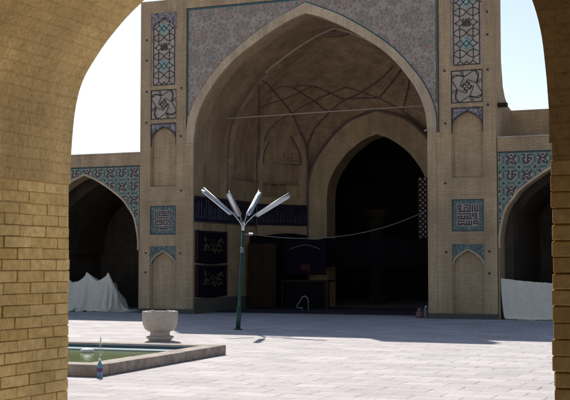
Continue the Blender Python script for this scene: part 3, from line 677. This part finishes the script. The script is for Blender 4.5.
# ------------------------------------------------------------------ arcades on both sides of the portal
AP = spline([(2.13, 2.1), (2.12, 2.5), (1.98, 3.15), (1.75, 3.52), (1.43, 3.88), (.64, 4.41), (0, 4.69)], 6)
G1 = ["##.###", ".#.#..", "##.###", "#..#.#", "##.##.", ".###.."]; G2 = ["#.##.#", "##..##", ".####.", "##..#.", "#.##.#", "##.###"]
def arcade(xa, n, sgn, label, z_par=5.39):
    """xa: edge touching the portal; bays continue in direction sgn"""
    root = thing('arcade', (xa+sgn*n*2.5, YF, 0), label, 'arcade', 'arcades beside the portal')
    per = 5.05; c = [xa+sgn*(2.17+per*i) for i in range(n)]
    xe = xa+sgn*(per*n-.4)
    ring = []
    for cx in sorted(c):
        A = arch(AP, cx); ring += [(cx-2.13, 0)]+A+[(cx+2.13, 0)]
    x0, x1 = min(xa, xe), max(xa, xe)
    b = MB(); b.prism([(x0, 0)]+ring+[(x1, 0), (x1, 4.94), (x0, 4.94)], 34.95, 35.6); b.build('arch_wall', M['arcade'], root, weld=True)
    b = MB(); b.box(x0, x1, 34.93, 35.5, 4.943, z_par-.045); b.build('parapet', M['arcade'], root)
    b = MB(); b.box(x0, x1, 34.905, 35.55, z_par-.043, z_par); b.build('coping', M['coping'], root)
    b = MB(); b.box(x0, x1, 35.603, 39.6, 4.95, 5.2); b.build('roof', M['arcade'], root)
    b = MB(); b.box(x0, x1, 39.603, 39.9, 0, 5.2); b.box(x0, x0+.3, 35.603, 39.6, 0, 4.947); b.box(x1-.3, x1, 35.603, 39.6, 0, 4.947)
    for cx in sorted(c)[:-1]:
        b.box(cx+2.13+.1, cx+per-2.13-.1, 35.603, 39.6, 0, 4.947)
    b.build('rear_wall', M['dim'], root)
    for cx in c:
        b = MB(); A = arch([(u*.98, z-.12) for u, z in AP], cx); Ao = arch([(2.2, 2.1)]+[(u*1.02+.06, z) for u, z in AP], cx)
        # inner vault
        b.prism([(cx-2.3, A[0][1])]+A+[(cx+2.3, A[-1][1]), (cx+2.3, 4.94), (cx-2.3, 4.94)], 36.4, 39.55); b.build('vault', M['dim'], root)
        half = 2.13+(per-4.26)/2
        xa0, xa1 = max(x0+.02, cx-half), min(x1-.02, cx+half)
        A = arch(AP, cx); o_ = [(x, z) for x, z in A]
        poly = [(xa0, 2.3)]+[(cx-2.128, 2.3)]+[q for q in o_ if q[1] > 2.34]+[(cx+2.128, 2.3)]+[(xa1, 2.3), (xa1, 4.93), (xa0, 4.93)]
        b = MB(); b.prism(poly, 34.925, 34.952); T = b
        ok = lambda p: inpoly(p[0], p[1], poly)
        pale = MB(); grn = MB(); gl = MB(); p_ = .465
        zt = 4.70
        nr = 6
        for r in range(nr):
            zc = zt-r*p_
            k0 = int((xa0-cx)/p_)-1
            for k in range(k0, -k0+2):
                xc = cx+k*p_+.1; 
                if not (xa0-.3 < xc < xa1+.3): continue
                for rr in range(10):
                    za = zc-.185+rr*.037; hwid = min(.185, .262-abs(za+.0185-zc)); st_ = None
                    for q in range(9):
                        xx = xc-hwid+2*hwid*(q+.5)/9; good = q < 8 and ok((xx, za+.0185)) and ok((xx-hwid/9, za+.0185)) and ok((xx+hwid/9, za+.0185))
                        if good and st_ is None: st_ = xx-hwid/9
                        if not good and st_ is not None: pale.box(st_, xx-hwid/9+(2*hwid/9 if q == 8 else 0), 34.9215, 34.927, za, za+.037); st_ = None
                o8 = [(xc+.2*math.cos(R(22.5+45*i)), zc+.2*math.sin(R(22.5+45*i))) for i in range(8)]
                for q in clip(list(zip(o8, o8[1:]+o8[:1])), ok, 4): grn.strip(q[0], q[1], .022, 34.919, 34.927)
                o9 = [(xc+.245*math.cos(R(22.5+45*i)), zc+.245*math.sin(R(22.5+45*i))) for i in range(8)]
                for q in clip(list(zip(o9, o9[1:]+o9[:1])), ok, 4): grn.strip(q[0], q[1], .024, 34.9205, 34.927)
                pixels_ok = lambda q: ok(q)
                rows = G1 if (k+r) % 2 else G2
                pz = .048
                for i, row in enumerate(rows):
                    for j, ch in enumerate(row):
                        if ch == '#' and ok((xc-.144+(j+.5)*pz, zc+.144-(i+.5)*pz)):
                            gl.box(xc-.144+j*pz, xc-.144+(j+1)*pz, 34.914, 34.927, zc+.144-(i+1)*pz, zc+.144-i*pz)
                d_ = [(xc+p_/2, zc+p_/2)]
                for dx, dz in d_:
                    if all(ok((dx+a_, dz+e_)) for a_, e_ in ((.05, 0), (-.05, 0), (0, .05), (0, -.05))):
                        gl.prism([(dx+.05, dz), (dx, dz+.05), (dx-.05, dz), (dx, dz-.05)], 34.917, 34.927)
        T.add(pale, 1); T.add(grn, 2); T.add(gl, 3); T.poly_strip([(xa0, 4.91), (xa1, 4.91)], .045, 34.9125, 34.927, 4)
        T.build('tile_spandrel', [M['arc_tile'], M['arc_pale'], M['arc_green'], M['glyph'], M['line_blue']], root)
        b = MB(); b.poly_strip([(x, z) for x, z in A], .07, 34.905, 34.96); b.build('arch_edge', M['facade_trim'], root)
    return root
arcade(-20.262, 3, -1, 'brick arcade with tiled arch spandrels left of the portal, white canvas heap inside')
arcade(-8.150, 4, 1, 'brick arcade with tiled arch spandrels right of the portal, white sheet across it')
b = MB(); b.box(-8.38, 14, 36.9, 37.4, 5.205, 6.40); wl = b.build('upper_wall', M['arcade'], None, org=(-2, 36.9, 5.2))
tag(wl, 'plain brick upper wall set back above the arcade right of the portal', 'wall')

# ------------------------------------------------------------------ near gallery the camera looks out of
GX0, GX1 = -3.91, -.88; GY0, GY1 = 4.63, 5.94
gal = thing('brick_gallery', ((GX0+GX1)/2, GY0, 0), 'near yellow brick gallery whose dark pointed arch frames the view of the courtyard', 'gallery')
AD = spline([(0, 2.2), (.01, 2.35), (.03, 2.52), (.075, 2.67), (.16, 2.80), (.28, 2.94), (.45, 3.09), (.8, 3.33), (1.2, 3.53), (1.515, 3.66)], 5)
AG = [(GX0+d, z) for d, z in AD]+[(GX1-d, z) for d, z in AD[::-1][1:]]
ring = []
e = .012
for k in (-1, 0, 1):
    dx = 4.6*k
    low = 2.07 if True else 0
    ring += [(GX0-e+dx, 0), (GX0-e+dx, low), (GX0+dx, low)]+[(x+dx, z) for x, z in AG]+[(GX1+dx, low), (GX1+e+dx, low), (GX1+e+dx, 0)]
b = MB(); b.prism([(-10.3, 0)]+ring+[(5.5, 0), (5.5, 5.3), (-10.3, 5.3)], GY0+e, GY1)
b.build('arch_wall', [M['soffit']], gal, weld=True)
def bricks(plane, a0, a1, z1, fixed, out, seed):
    """running bond of single bricks; plane 'x': face at x=fixed, along y; plane 'y': face at y=fixed, along x; out = +1/-1 visible direction"""
    rn = random.Random(seed); mb = MB(); rh = .0627; L = .252; nrow = int(z1/rh)
    for r in range(nrow):
        a = a0-(L/2 if r % 2 else 0)+rn.uniform(-.012, .012)
        while a < a1-.01:
            s0 = max(a, a0); s1 = min(a+L*rn.uniform(.96, 1.04), a1)
            nxt = s1
            if a1-s1 < .05: s1 = a1; nxt = a1
            if s1-s0 > .04:
                g_ = .0026; z0 = r*rh+g_+rn.uniform(-.002, .002); zt = (r+1)*rh-g_*.6+rn.uniform(-.002, .002)
                f0 = fixed+out*(rn.uniform(-.003, .003)-.011*max(0, min(1, (r-nrow+7)/7))); f1 = fixed-out*.05
                aa, bb = s0+(g_ if s0 > a0 else rn.uniform(0, .012)), s1-(g_ if s1 < a1 else rn.uniform(0, .010))
                tl = rn.uniform(-.003, .003)
                if plane == 'x': P8 = [(f1,aa,z0),(f1,bb,z0+tl),(f0,bb,z0+tl),(f0,aa,z0),(f1,aa,zt),(f1,bb,zt+tl),(f0,bb,zt+tl),(f0,aa,zt)]
                else: P8 = [(aa,f1,z0),(bb,f1,z0+tl),(bb,f0,z0+tl),(aa,f0,z0),(aa,f1,zt),(bb,f1,zt+tl),(bb,f0,zt+tl),(aa,f0,zt)]
                mb.hexa(P8)
            a = nxt
    o = mb.build('brick_facing', M['gbrick'], gal, bevel=.005); return o
bricks('x', GY0+.052, GY1, 2.07, GX0, 1, 3)
bricks('y', GX1, GX1+1.57, 2.07, GY0, -1, 4)
bricks('x', GY0+.052, GY1, 2.07, GX1, -1, 5)
bricks('y', GX0-1.57, GX0, 2.07, GY0, -1, 6)
b = MB()
b.box(-10.3, 5.5, -2.4, -2.0, 0, 5.3); b.box(-10.3, -9.9, -1.997, GY0+e-.003, 0, 5.3); b.box(5.1, 5.5, -1.997, GY0+e-.003, 0, 5.3)
b.build('rear_wall', M['inner'], gal)
b = MB(); b.box(-9.897, 5.097, -1.997, GY0+e-.003, 4.3, 5.3); b.build('ceiling', M['inner'], gal)

# ------------------------------------------------------------------ pool
POOL_AT = (PX1, PY0, 0); POOL_TURN = R(2.9)
pool = thing('pool', POOL_AT, 'low stone kerbed courtyard pool filled with green water', 'pool')
H = .17; kw = .36
b = MB(); rn = random.Random(2)
def kerb(x0, x1, y0, y1, alongx):
    L = (x1-x0) if alongx else (y1-y0); n = max(1, round(L/1.15))
    for i in range(n):
        t0 = i*L/n+.003; t1 = (i+1)*L/n-.003; dz = rn.uniform(-.006, .006); dd = rn.uniform(-.006, .006)
        if alongx: b.box(x0+t0, x0+t1, y0+dd, y1+dd, 0, H+dz)
        else: b.box(x0+dd, x1+dd, y0+t0, y0+t1, 0, H+dz)
kerb(PX0, PX1, PY0, PY0+kw, True); kerb(PX1-kw, PX1, PY0+kw, PY1-kw, False); kerb(PX0, PX1, PY1-kw, PY1, True); kerb(PX0, PX0+kw, PY0+kw, PY1-kw, False)
b.build('kerb', M['curb'], pool, bevel=.02); pool.rotation_euler.z = POOL_TURN
b = MB(); i0 = kw+.012
b.box(PX0+i0, PX1-i0, PY1-i0-.02, PY1-i0, .004, H-.02); b.box(PX0+i0, PX1-i0, PY0+i0, PY0+i0+.02, .004, H-.04); b.box(PX1-i0-.02, PX1-i0, PY0+i0+.02, PY1-i0-.02, .004, H-.04); b.box(PX0+i0, PX0+i0+.02, PY0+i0+.02, PY1-i0-.02, .004, H-.04)
b.face([(PX0+i0, PY0+i0, .012), (PX1-i0, PY0+i0, .012), (PX1-i0, PY1-i0, .012), (PX0+i0, PY1-i0, .012)])
b.build('basin', M['poolpaint'], pool)
b = MB(); b.box(PX0+i0+.02, PX1-i0-.02, PY1-i0-.42, PY1-i0-.02, .02, .095); b.build('ledge', M['poolledge'], pool, bevel=.01)
b = MB(); b.face([(PX0+i0, PY0+i0, .07), (PX1-i0, PY0+i0, .07), (PX1-i0, PY1-i0, .07), (PX0+i0, PY1-i0, .07)])
wt = b.build('water', M['water'], None, org=POOL_AT, recalc=False); wt.rotation_euler.z = POOL_TURN; tag(wt, None, None, kind='structure')
fl = MB(); fl.lathe([(0, .05), (.06, .05), (.11, .035), (.125, .01), (.11, -.03), (0, -.05)], (-11.5, 18.05, .09), 20)
tag(fl.build('float', M['white'], None, org=(-11.5, 18.05, .07), smooth=True), 'white round float lying on the green pool water', 'float')
sp = thing('fountain', (-10.33, 16.6, .07), 'thin sparkling fountain jet rising from the green pool', 'fountain')
b = MB(); b.lathe([(.03, -.2), (.03, .03), (.018, .05), (.018, .09), (0, .09)], (-10.33, 16.6, .07), 10); b.build('nozzle', M['alu'], sp)
b = MB(); rn = random.Random(9)
for i in range(260):
    t = rn.random(); r = .004+.07*t*t*rn.random(); an = rn.uniform(0, 6.28); z = .1+.36*rn.random()*(1-.5*r/.1); s_ = rn.uniform(.0025, .006)
    b.lathe([(0, -s_), (s_, 0), (0, s_*1.6)], (-10.33+r*math.cos(an), 16.6+r*math.sin(an), z), 5)
b.build('spray', M['drop'], sp, smooth=True)['kind'] = 'stuff'

# ------------------------------------------------------------------ stone bowl
bx, by = -12.45, 22.35
bowl = thing('stone_bowl', (bx, by, 0), 'large pale stone bowl on a short foot behind the pool', 'stone bowl')
b = MB(); b.lathe([(0, .5), (.28, .5), (.305, .6), (.33, .625), (.365, .625), (.378, .60), (.372, .45), (.36, .34), (.32, .25), (.25, .205), (.2, .195)], (bx, by, 0), 40)
b.v = [(x, y, z+(z > .55)*(.006*math.sin(5*math.atan2(y-by, x-bx)+1)+.005*math.sin(13*math.atan2(y-by, x-bx)))) for x, y, z in b.v]; b.build('bowl', M['stone'], bowl, smooth=True)
b = MB(); b.lathe([(.21, .2), (.205, .16), (.21, .12), (.22, .1)], (bx, by, 0), 32); b.build('stem', M['stone'], bowl, smooth=True)
b = MB(); b.lathe([(.22, .112), (.29, .10), (.30, .085), (.24, .02), (.22, 0)], (bx, by, 0), 32); b.build('foot', M['stone'], bowl, smooth=True)

# ------------------------------------------------------------------ bottle at the pool corner
qx, qy = -9.17, 14.72
bt = thing('bottle', (qx, qy, 0), 'blue plastic bottle with purple label and white cap standing against the pool kerb', 'bottle')
b = MB(); b.lathe([(0, .0), (.034, .0), (.040, .012), (.040, .07), (.037, .09), (.040, .11), (.040, .165), (.032, .195), (.016, .222), (.014, .245), (0, .245)], (qx, qy, 0), 20); b.build('body', M['bottle'], bt, smooth=True)
b = MB(); b.lathe([(.0412, .085), (.0412, .14)], (qx, qy, 0), 20); b.build('paper_label', M['label'], bt, smooth=True, recalc=False)
b = MB(); b.lathe([(.0, .272), (.017, .272), (.018, .268), (.018, .243), (0, .243)], (qx, qy, 0), 16); b.build('cap', M['white'], bt, smooth=True)

# ------------------------------------------------------------------ lamp post
lx, ly = -12.77, 26.85
lamp = thing('lamp_post', (lx, ly, 0), 'green lamp post with four slanted tube lamps in front of the portal', 'lamp post')
Rc = Vector((math.cos(R(23.2)), math.sin(R(23.2)), 0)); Fc = Vector((-math.sin(R(23.2)), math.cos(R(23.2)), 0))
hub = Vector((lx, ly, 0))+Rc*.125+Vector((0, 0, 2.46))
base = Vector((lx, ly, 0))
b = MB(); b.tube([base, base.lerp(hub, .22)], .058, 14); b.tube([base.lerp(hub, .22), base.lerp(hub, .235), hub], [.054, .04, .036], 14)
b.build('pole', M['green'], lamp, smooth=True)
jb = base.lerp(hub, .80)-Fc*.05; b = MB(); b.box(jb.x-.04, jb.x+.04, jb.y-.03, jb.y+.03, jb.z-.07, jb.z+.07); b.build('junction_box', M['grey'], lamp, bevel=.006)
b = MB(); b.tube([base, base+Vector((0, 0, .03))], .11, 16); b.build('base_plate', M['green'], lamp)
b = MB(); b.tube([hub-Vector((0, 0, .01)), hub+Vector((0, 0, .2))], [.046, .038], 12); b.build('collar', M['alu'], lamp)
top = hub+Vector((0, 0, .17))
for (r_, f_), elv in (((-.94, .34), 38), ((-.25, -.97), 29), ((.34, .94), 37), ((.94, -.34), 29)):
    dh = Rc*r_+Fc*f_; d = dh*math.cos(R(elv))+Vector((0, 0, math.sin(R(elv)))); side = d.cross(Vector((0, 0, 1))).normalized(); upn = side.cross(d).normalized()
    b = MB(); b.tube([top-Vector((0, 0, .12)), top+d*.12-Vector((0, 0, .03)), top+d*.35+upn*.03, top+d*1.40+upn*.055], .014, 8); b.build('arm', M['alu'], lamp, smooth=True)
    # trough reflector
    P_ = []
    for i in range(12):
        t = .38+1.02*i/11; k = 1.0 if 0 < i < 11 else .55; row = []
        for j in range(9):
            an = math.pi*j/8; row.append(top+d*t+side*(.075*k*math.cos(an))+upn*(.045*k*math.sin(an)-.03))
        P_.append(row)
    b = MB(); b.grid(P_); hd = b.build('lamp_head', M['alu'], lamp, smooth=True, recalc=False)
    so_ = hd.modifiers.new('thick', 'SOLIDIFY'); so_.thickness = .006
    b = MB(); b.tube([top+d*.42-upn*.022, top+d*1.36-upn*.022], .042, 12); b.build('lamp_tube', M['tubewhite'], hd, smooth=True)
b = MB(); pc = hub+Vector((0, 0, -.1)); b.tube([pc, pc+Rc*.2], .012, 6); b.tube([pc+Rc*.14, pc+Rc*.24], .03, 8); b.build('cable_bracket', M['alu'], lamp)
c0 = pc+Rc*.24; c1 = Vector((-10.36, 34.9, 3.22)); b = MB()
b.tube([c0.lerp(c1, t)-Vector((0, 0, .42*4*t*(1-t)*(.9+.0*t))) for t in [i/24 for i in range(25)]], .011, 6)
tag(b.build('cable', M['cable'], None, org=tuple(c0)), 'thin cable sagging from the lamp post across the portal opening', 'cable')

# ------------------------------------------------------------------ canvas sheets in the arcades
import numpy as np
def hang(P, pins, boxes, tips, steps, seed, rest=None):
    """let a sheet of canvas settle under gravity over boxes and post tips; P[i, j] start points, pins keep their place"""
    rs = np.random.RandomState(seed); P = P.astype(float)+rs.normal(0, .006, P.shape); Q = P.copy(); rest = P if rest is None else rest
    offs = [(1, 0), (0, 1), (1, 1), (1, -1), (2, 0), (0, 2)]; links = []
    for di, dj in offs:
        if dj >= 0: a = (slice(0, P.shape[0]-di), slice(0, P.shape[1]-dj)); c = (slice(di, None), slice(dj, None))
        else: a = (slice(0, P.shape[0]-di), slice(-dj, None)); c = (slice(di, None), slice(0, P.shape[1]+dj))
        links.append((a, c, np.linalg.norm(rest[a]-rest[c], axis=-1, keepdims=True), .9 if abs(di)+abs(dj) == 1 else .45 if di*dj else .12))
    pp = P[pins].copy() if pins is not None else None
    for it in range(steps):
        V = (P-Q)*.96; Q = P.copy(); P = P+V+np.array([0, 0, -.0016])
        for _ in range(7):
            for a, c, L0, k in links:
                d = P[c]-P[a]; L = np.linalg.norm(d, axis=-1, keepdims=True)+1e-9; m = d*(.5*k*(1-L0/L)); P[a] += m; P[c] -= m
            if pins is not None: P[pins] = pp
            hit = np.zeros(P.shape[:2], bool)
            for (x0, x1, y0, y1, z0, z1) in boxes:
                D = np.stack([P[..., 0]-x0, x1-P[..., 0], P[..., 1]-y0, y1-P[..., 1], z1-P[..., 2]], -1); ins = (D > 0).all(-1); w = D.argmin(-1); mn = D.min(-1)
                for q, (ax, sg) in enumerate(((0, -1), (0, 1), (1, -1), (1, 1), (2, 1))):
                    s_ = ins & (w == q); P[..., ax][s_] += sg*mn[s_]
                hit |= ins
            for (x, y, z, r) in tips:
                c_ = P-np.array([x, y, 0]); c_[..., 2] = np.where(P[..., 2] > z, P[..., 2]-z, 0); L = np.linalg.norm(c_, axis=-1); s_ = L < r
                P[s_] += c_[s_]/(L[s_][:, None]+1e-9)*(r-L[s_])[:, None]; hit |= s_
            low = P[..., 2] < .012; P[..., 2][low] = .012; hit |= low
        Q[hit] = P[hit]-(P[hit]-Q[hit])*.35
    return P
def sheet(P, label, org):
    b = MB(); b.grid([[tuple(q) for q in row] for row in P])
    o = b.build('canvas_sheet', M['tarp'], None, org=org, smooth=True, recalc=False)
    sb = o.modifiers.new('smooth', 'SUBSURF'); sb.levels = 1; sb.render_levels = 1
    m = o.modifiers.new('thick', 'SOLIDIFY'); m.thickness = .006
    return tag(o, label, 'canvas sheet', 'canvas sheets in the arcades')
nx, ny = 84, 62
gx, gy = np.meshgrid(np.linspace(-25.0, -20.75, nx), np.linspace(34.25, 37.2, ny), indexing='ij')
P = np.stack([gx+.12*np.sin(gy*2.1), gy+.1*np.sin(gx*1.7), np.full(gx.shape, 1.62)+.03*np.sin(gx*3)], -1)
RS = P.copy(); RS[..., 0] = -23+(RS[..., 0]+23)*1.16; RS[..., 1] = 35+(RS[..., 1]-35)*1.03
pin = np.zeros((nx, ny), bool)
for x_, y_, z_ in ((-22.66, 35.45, 1.45), (-21.80, 35.42, 1.49), (-23.45, 35.6, 1.12), (-21.36, 35.5, .56)):
    k = np.unravel_index(np.argmin((gx-x_)**2+(gy-y_)**2), gx.shape); pin[k] = True; P[k] = (x_, y_, z_)
P = hang(P, pin, [(-24.6, -21.9, 35.6, 36.3, 0, .98), (-21.88, -21.42, 35.6, 36.1, 0, .45), (-23.2, -22.95, 35.45, 35.7, 0, 1.02), (-22.35, -22.1, 35.42, 35.7, 0, .7)], [], 260, 4, RS)
sheet(P, 'off white canvas draped in a peaked heap inside the left arcade arch', (-22.5, 35.6, 0))
nx, nz = 84, 36
gs, gt = np.meshgrid(np.linspace(0, 1, nx), np.linspace(0, 1, nz), indexing='ij')
zt = 1.22-.15*np.sin(np.pi*np.minimum(1, gs*1.05))**.8
P = np.stack([-8.10+4.0*gs+(.30-.38*gs)*gt, 34.99-.16*gt+.05*np.sin(gs*19)*gt+.02*np.sin(gs*43), np.maximum(.012, zt*(1-1.04*gt))], -1)
R_ = P.copy(); R_[..., 0] = -8.10+4.30*gs+(.30-.38*gs)*gt; R_[..., 1] = 35; R_[..., 2] = 1.32*(1-gt)
pin = np.zeros((nx, nz), bool); pin[0, 0] = True; pin[:, 0] = True; pin[-1, :] = True
P = hang(P, pin, [], [], 120, 6, R_)
sheet(P, 'pale canvas sheet stretched low across the arch of the right arcade', (-6, 35, 0))

# ------------------------------------------------------------------ banners, cloths and odds and ends inside the portal
bxw = CX-3.985+.05
def squiggle(b, y, z, L, h, seed):
    rn = random.Random(seed); n = 16
    b.tube([(bxw+.03, y+L*i/n, z+h*.12*math.sin(i*1.7+seed)+rn.uniform(-.03, .03)) for i in range(n+1)], .011, 4)
    for i in range(n):
        yy = y+L*rn.random(); zz = z+rn.uniform(-.05, h); a_ = rn.uniform(-.12, .12)
        b.tube([(bxw+.03, yy, zz), (bxw+.03, yy+.05, zz+a_), (bxw+.03, yy+.11, zz+rn.uniform(-.05, .05))], .009, 4)
for z0, z1, lab in ((1.68, 2.74, 'dark navy banner with gold script, upper of two on the portal reveal'), (.56, 1.60, 'dark navy banner with gold script, lower of two above the stone dado')):
    bn = thing('banner', (bxw, 36.15, z0), lab, 'banner', 'navy banners on the portal reveal')
    P_ = []
    for i in range(25):
        y = 34.98+2.36*i/24; P_.append([(bxw+.012*math.sin(y*9)+.01, y, z1-(z1-z0)*j/8-(.05*math.sin(math.pi*i/24) if j == 8 else 0)) for j in range(9)])
    b = MB(); b.grid(P_); cl = b.build('cloth', M['banner'], bn, smooth=True, recalc=False); m = cl.modifiers.new('thick', 'SOLIDIFY'); m.thickness = .006
    b = MB(); zc = (z0+z1)/2; squiggle(b, 35.5, zc+.05, 1.4, .22, 3); squiggle(b, 35.4, zc-.1, 1.6, .18, 8); b.build('gold_script', M['gold'], bn)
    for ya in (35.0, 37.2):
        b = MB(); b.box(bxw+.022, bxw+.034, ya, ya+.12, z0+.05, z1-.02); b.build('side_stripe', M['red'], bn)
    b = MB(); b.tube([(bxw+.02, 34.98+2.36*i/12, z1+.005-.04*math.sin(math.pi*i/12)) for i in range(13)], .014, 6); b.build('hem', M['script'], bn)
def swag(name, x0, x1, y, z1, drop, label, mat, n=40, y1=None):
    P_ = []
    for i in range(n+1):
        s_ = i/n; x = x0+(x1-x0)*s_; yy = y if y1 is None else y+(y1-y)*s_
        P_.append([(x, yy+.04*math.sin(x*8)+.0, z1+.04*math.sin(x*5)-(drop+.12*abs(math.sin(x*2.2)))*j/6) for j in range(7)])
    b = MB(); b.grid(P_); o = b.build(name, M[mat], None, org=((x0+x1)/2, y, z1), smooth=True, recalc=False); m = o.modifiers.new('thick', 'SOLIDIFY'); m.thickness = .008
    return tag(o, label, 'cloth', 'black cloths hung inside the portal')
swag('mourning_cloth', CX-3.9, CX-2.62, 39.2, 2.72, 2.5, 'black cloth hung below the blue inscription band beside the navy banners, lengthened to darken the wall', 'black', y1=41.45)  # only the top is cloth hung there; the floor length stands in for shade
swag('mourning_cloth', CX-2.7, CX+3.2, 41.3, 2.55, 1.0, 'wide black cloth hung across the dark central doorway', 'black', n=90, y1=41.5)
cab = thing('wooden_screen', (-17.55, 38.9, 0), 'brown wooden screen panel standing inside the portal below the black cloth', 'screen')
b = MB(); b.box(-18.0, -17.1, 38.85, 38.93, .1, 2.3)
for z0, z1 in ((.2, .95), (1.05, 2.2)):
    for x0, x1 in ((-17.95, -17.58), (-17.52, -17.15)): b.poly_strip([(x0, z0), (x1, z0), (x1, z1), (x0, z1)], .035, 38.83, 38.852, close=True)
b.build('panel', M['wood'], cab)
b = MB(); b.box(-17.1, -17.02, 38.83, 38.95, 0, 2.36); b.box(-18.08, -18.0, 38.83, 38.95, 0, 2.36); b.box(-18.0, -17.1, 38.83, 38.95, 2.28, 2.36); b.build('frame', M['wood'], cab)
tb = thing('wooden_bench', (-16.2, 39.4, 0), 'long brown wooden bench with a dark front inside the portal', 'bench')
b = MB(); b.box(-16.95, -15.15, 39.2, 39.8, 1.0, 1.07); b.build('top', M['wood'], tb)
b = MB(); b.box(-16.9, -15.3, 39.3, 39.7, 0, .995); b.build('dark_front', M['black'], tb)  # solid black block filling the space under the bench top
b = MB(); b.box(-15.28, -15.15, 39.2, 39.33, 0, 1.0); b.build('leg', M['wood'], tb); b = MB(); b.box(-16.95, -16.905, 39.2, 39.33, 0, 1.0); b.build('leg', M['wood'], tb)
hg = thing('hanging_banner', (-16.3, 39.3, 1.2), 'dark banner with a faint arch and red patch hung above the wooden bench', 'banner')
b = MB(); b.box(-17.0, -15.4, 39.6, 39.62, 1.25, 2.5); b.build('cloth', M['banner'], hg)
b = MB(); b.poly_strip([(-16.8+.1*i, 2.15+.16*math.sin(math.pi*i/12)) for i in range(13)], .03, 39.585, 39.602); b.build('arch_stripe', M['wainscot'], hg)
b = MB(); b.box(-16.35, -16.0, 39.585, 39.602, 1.4, 1.62); b.build('red_patch', M['red'], hg)
ch = thing('tube_frame', (-15.3, 37.6, 0), 'white bent tube frame like a small trolley handle standing by the bench', 'trolley')
b = MB(); o_ = Vector((-15.72, 37.7, 0))
b.tube([o_+Vector(p) for p in ((.42, 0, .02), (.42, 0, .38), (.38, 0, .5), (.28, 0, .55), (.18, 0, .5), (.14, 0, .4), (.0, 0, .22), (-.02, 0, .17), (.03, 0, .15), (.2, 0, .15))], .016, 8); b.build('handle', M['dullwhite'], ch, smooth=True)
for pl in (((.2, 0, .15), (.2, 0, .02), (.2, .3, .02)), ((.42, 0, .02), (.42, .3, .02))):
    b = MB(); b.tube([o_+Vector(p) for p in pl], .012, 6); b.build('leg', M['grey'], ch)
b = MB()
b.box(-18.2, -10.3, 36.55, 41.6, .004, .05); cp = b.build('carpet', M['carpet'], None, org=(CX, 39, 0)); tag(cp, 'dark patterned carpet covering the floor inside the portal', 'carpet')
jg = thing('jug', (-10.62, 35.1, 0), 'faded pink plastic jug on the paving at the foot of the right pier', 'jug')
b = MB(); b.lathe([(0, 0), (.1, 0), (.115, .05), (.11, .16), (.06, .23), (.05, .28), (.055, .3), (0, .3)], (-10.62, 35.1, 0), 16); b.build('body', M['pink'], jg, smooth=True)
b = MB(); b.tube([(-10.56, 35.08, .27), (-10.5, 35.05, .25), (-10.49, 35.05, .16), (-10.52, 35.06, .1)], .012, 6); b.build('handle', M['pink'], jg)
cn = thing('canister', (-10.42, 35.12, 0), 'grey plastic canister beside the pink jug at the right pier', 'canister')
b = MB(); b.lathe([(0, 0), (.07, 0), (.075, .03), (.075, .25), (.03, .32), (0, .32)], (-10.42, 35.12, 0), 16); b.build('body', M['grey'], cn, smooth=True)
b = MB(); b.lathe([(.028, .315), (.03, .37), (0, .375)], (-10.42, 35.12, 0), 12); b.build('cap', M['white'], cn, smooth=True)
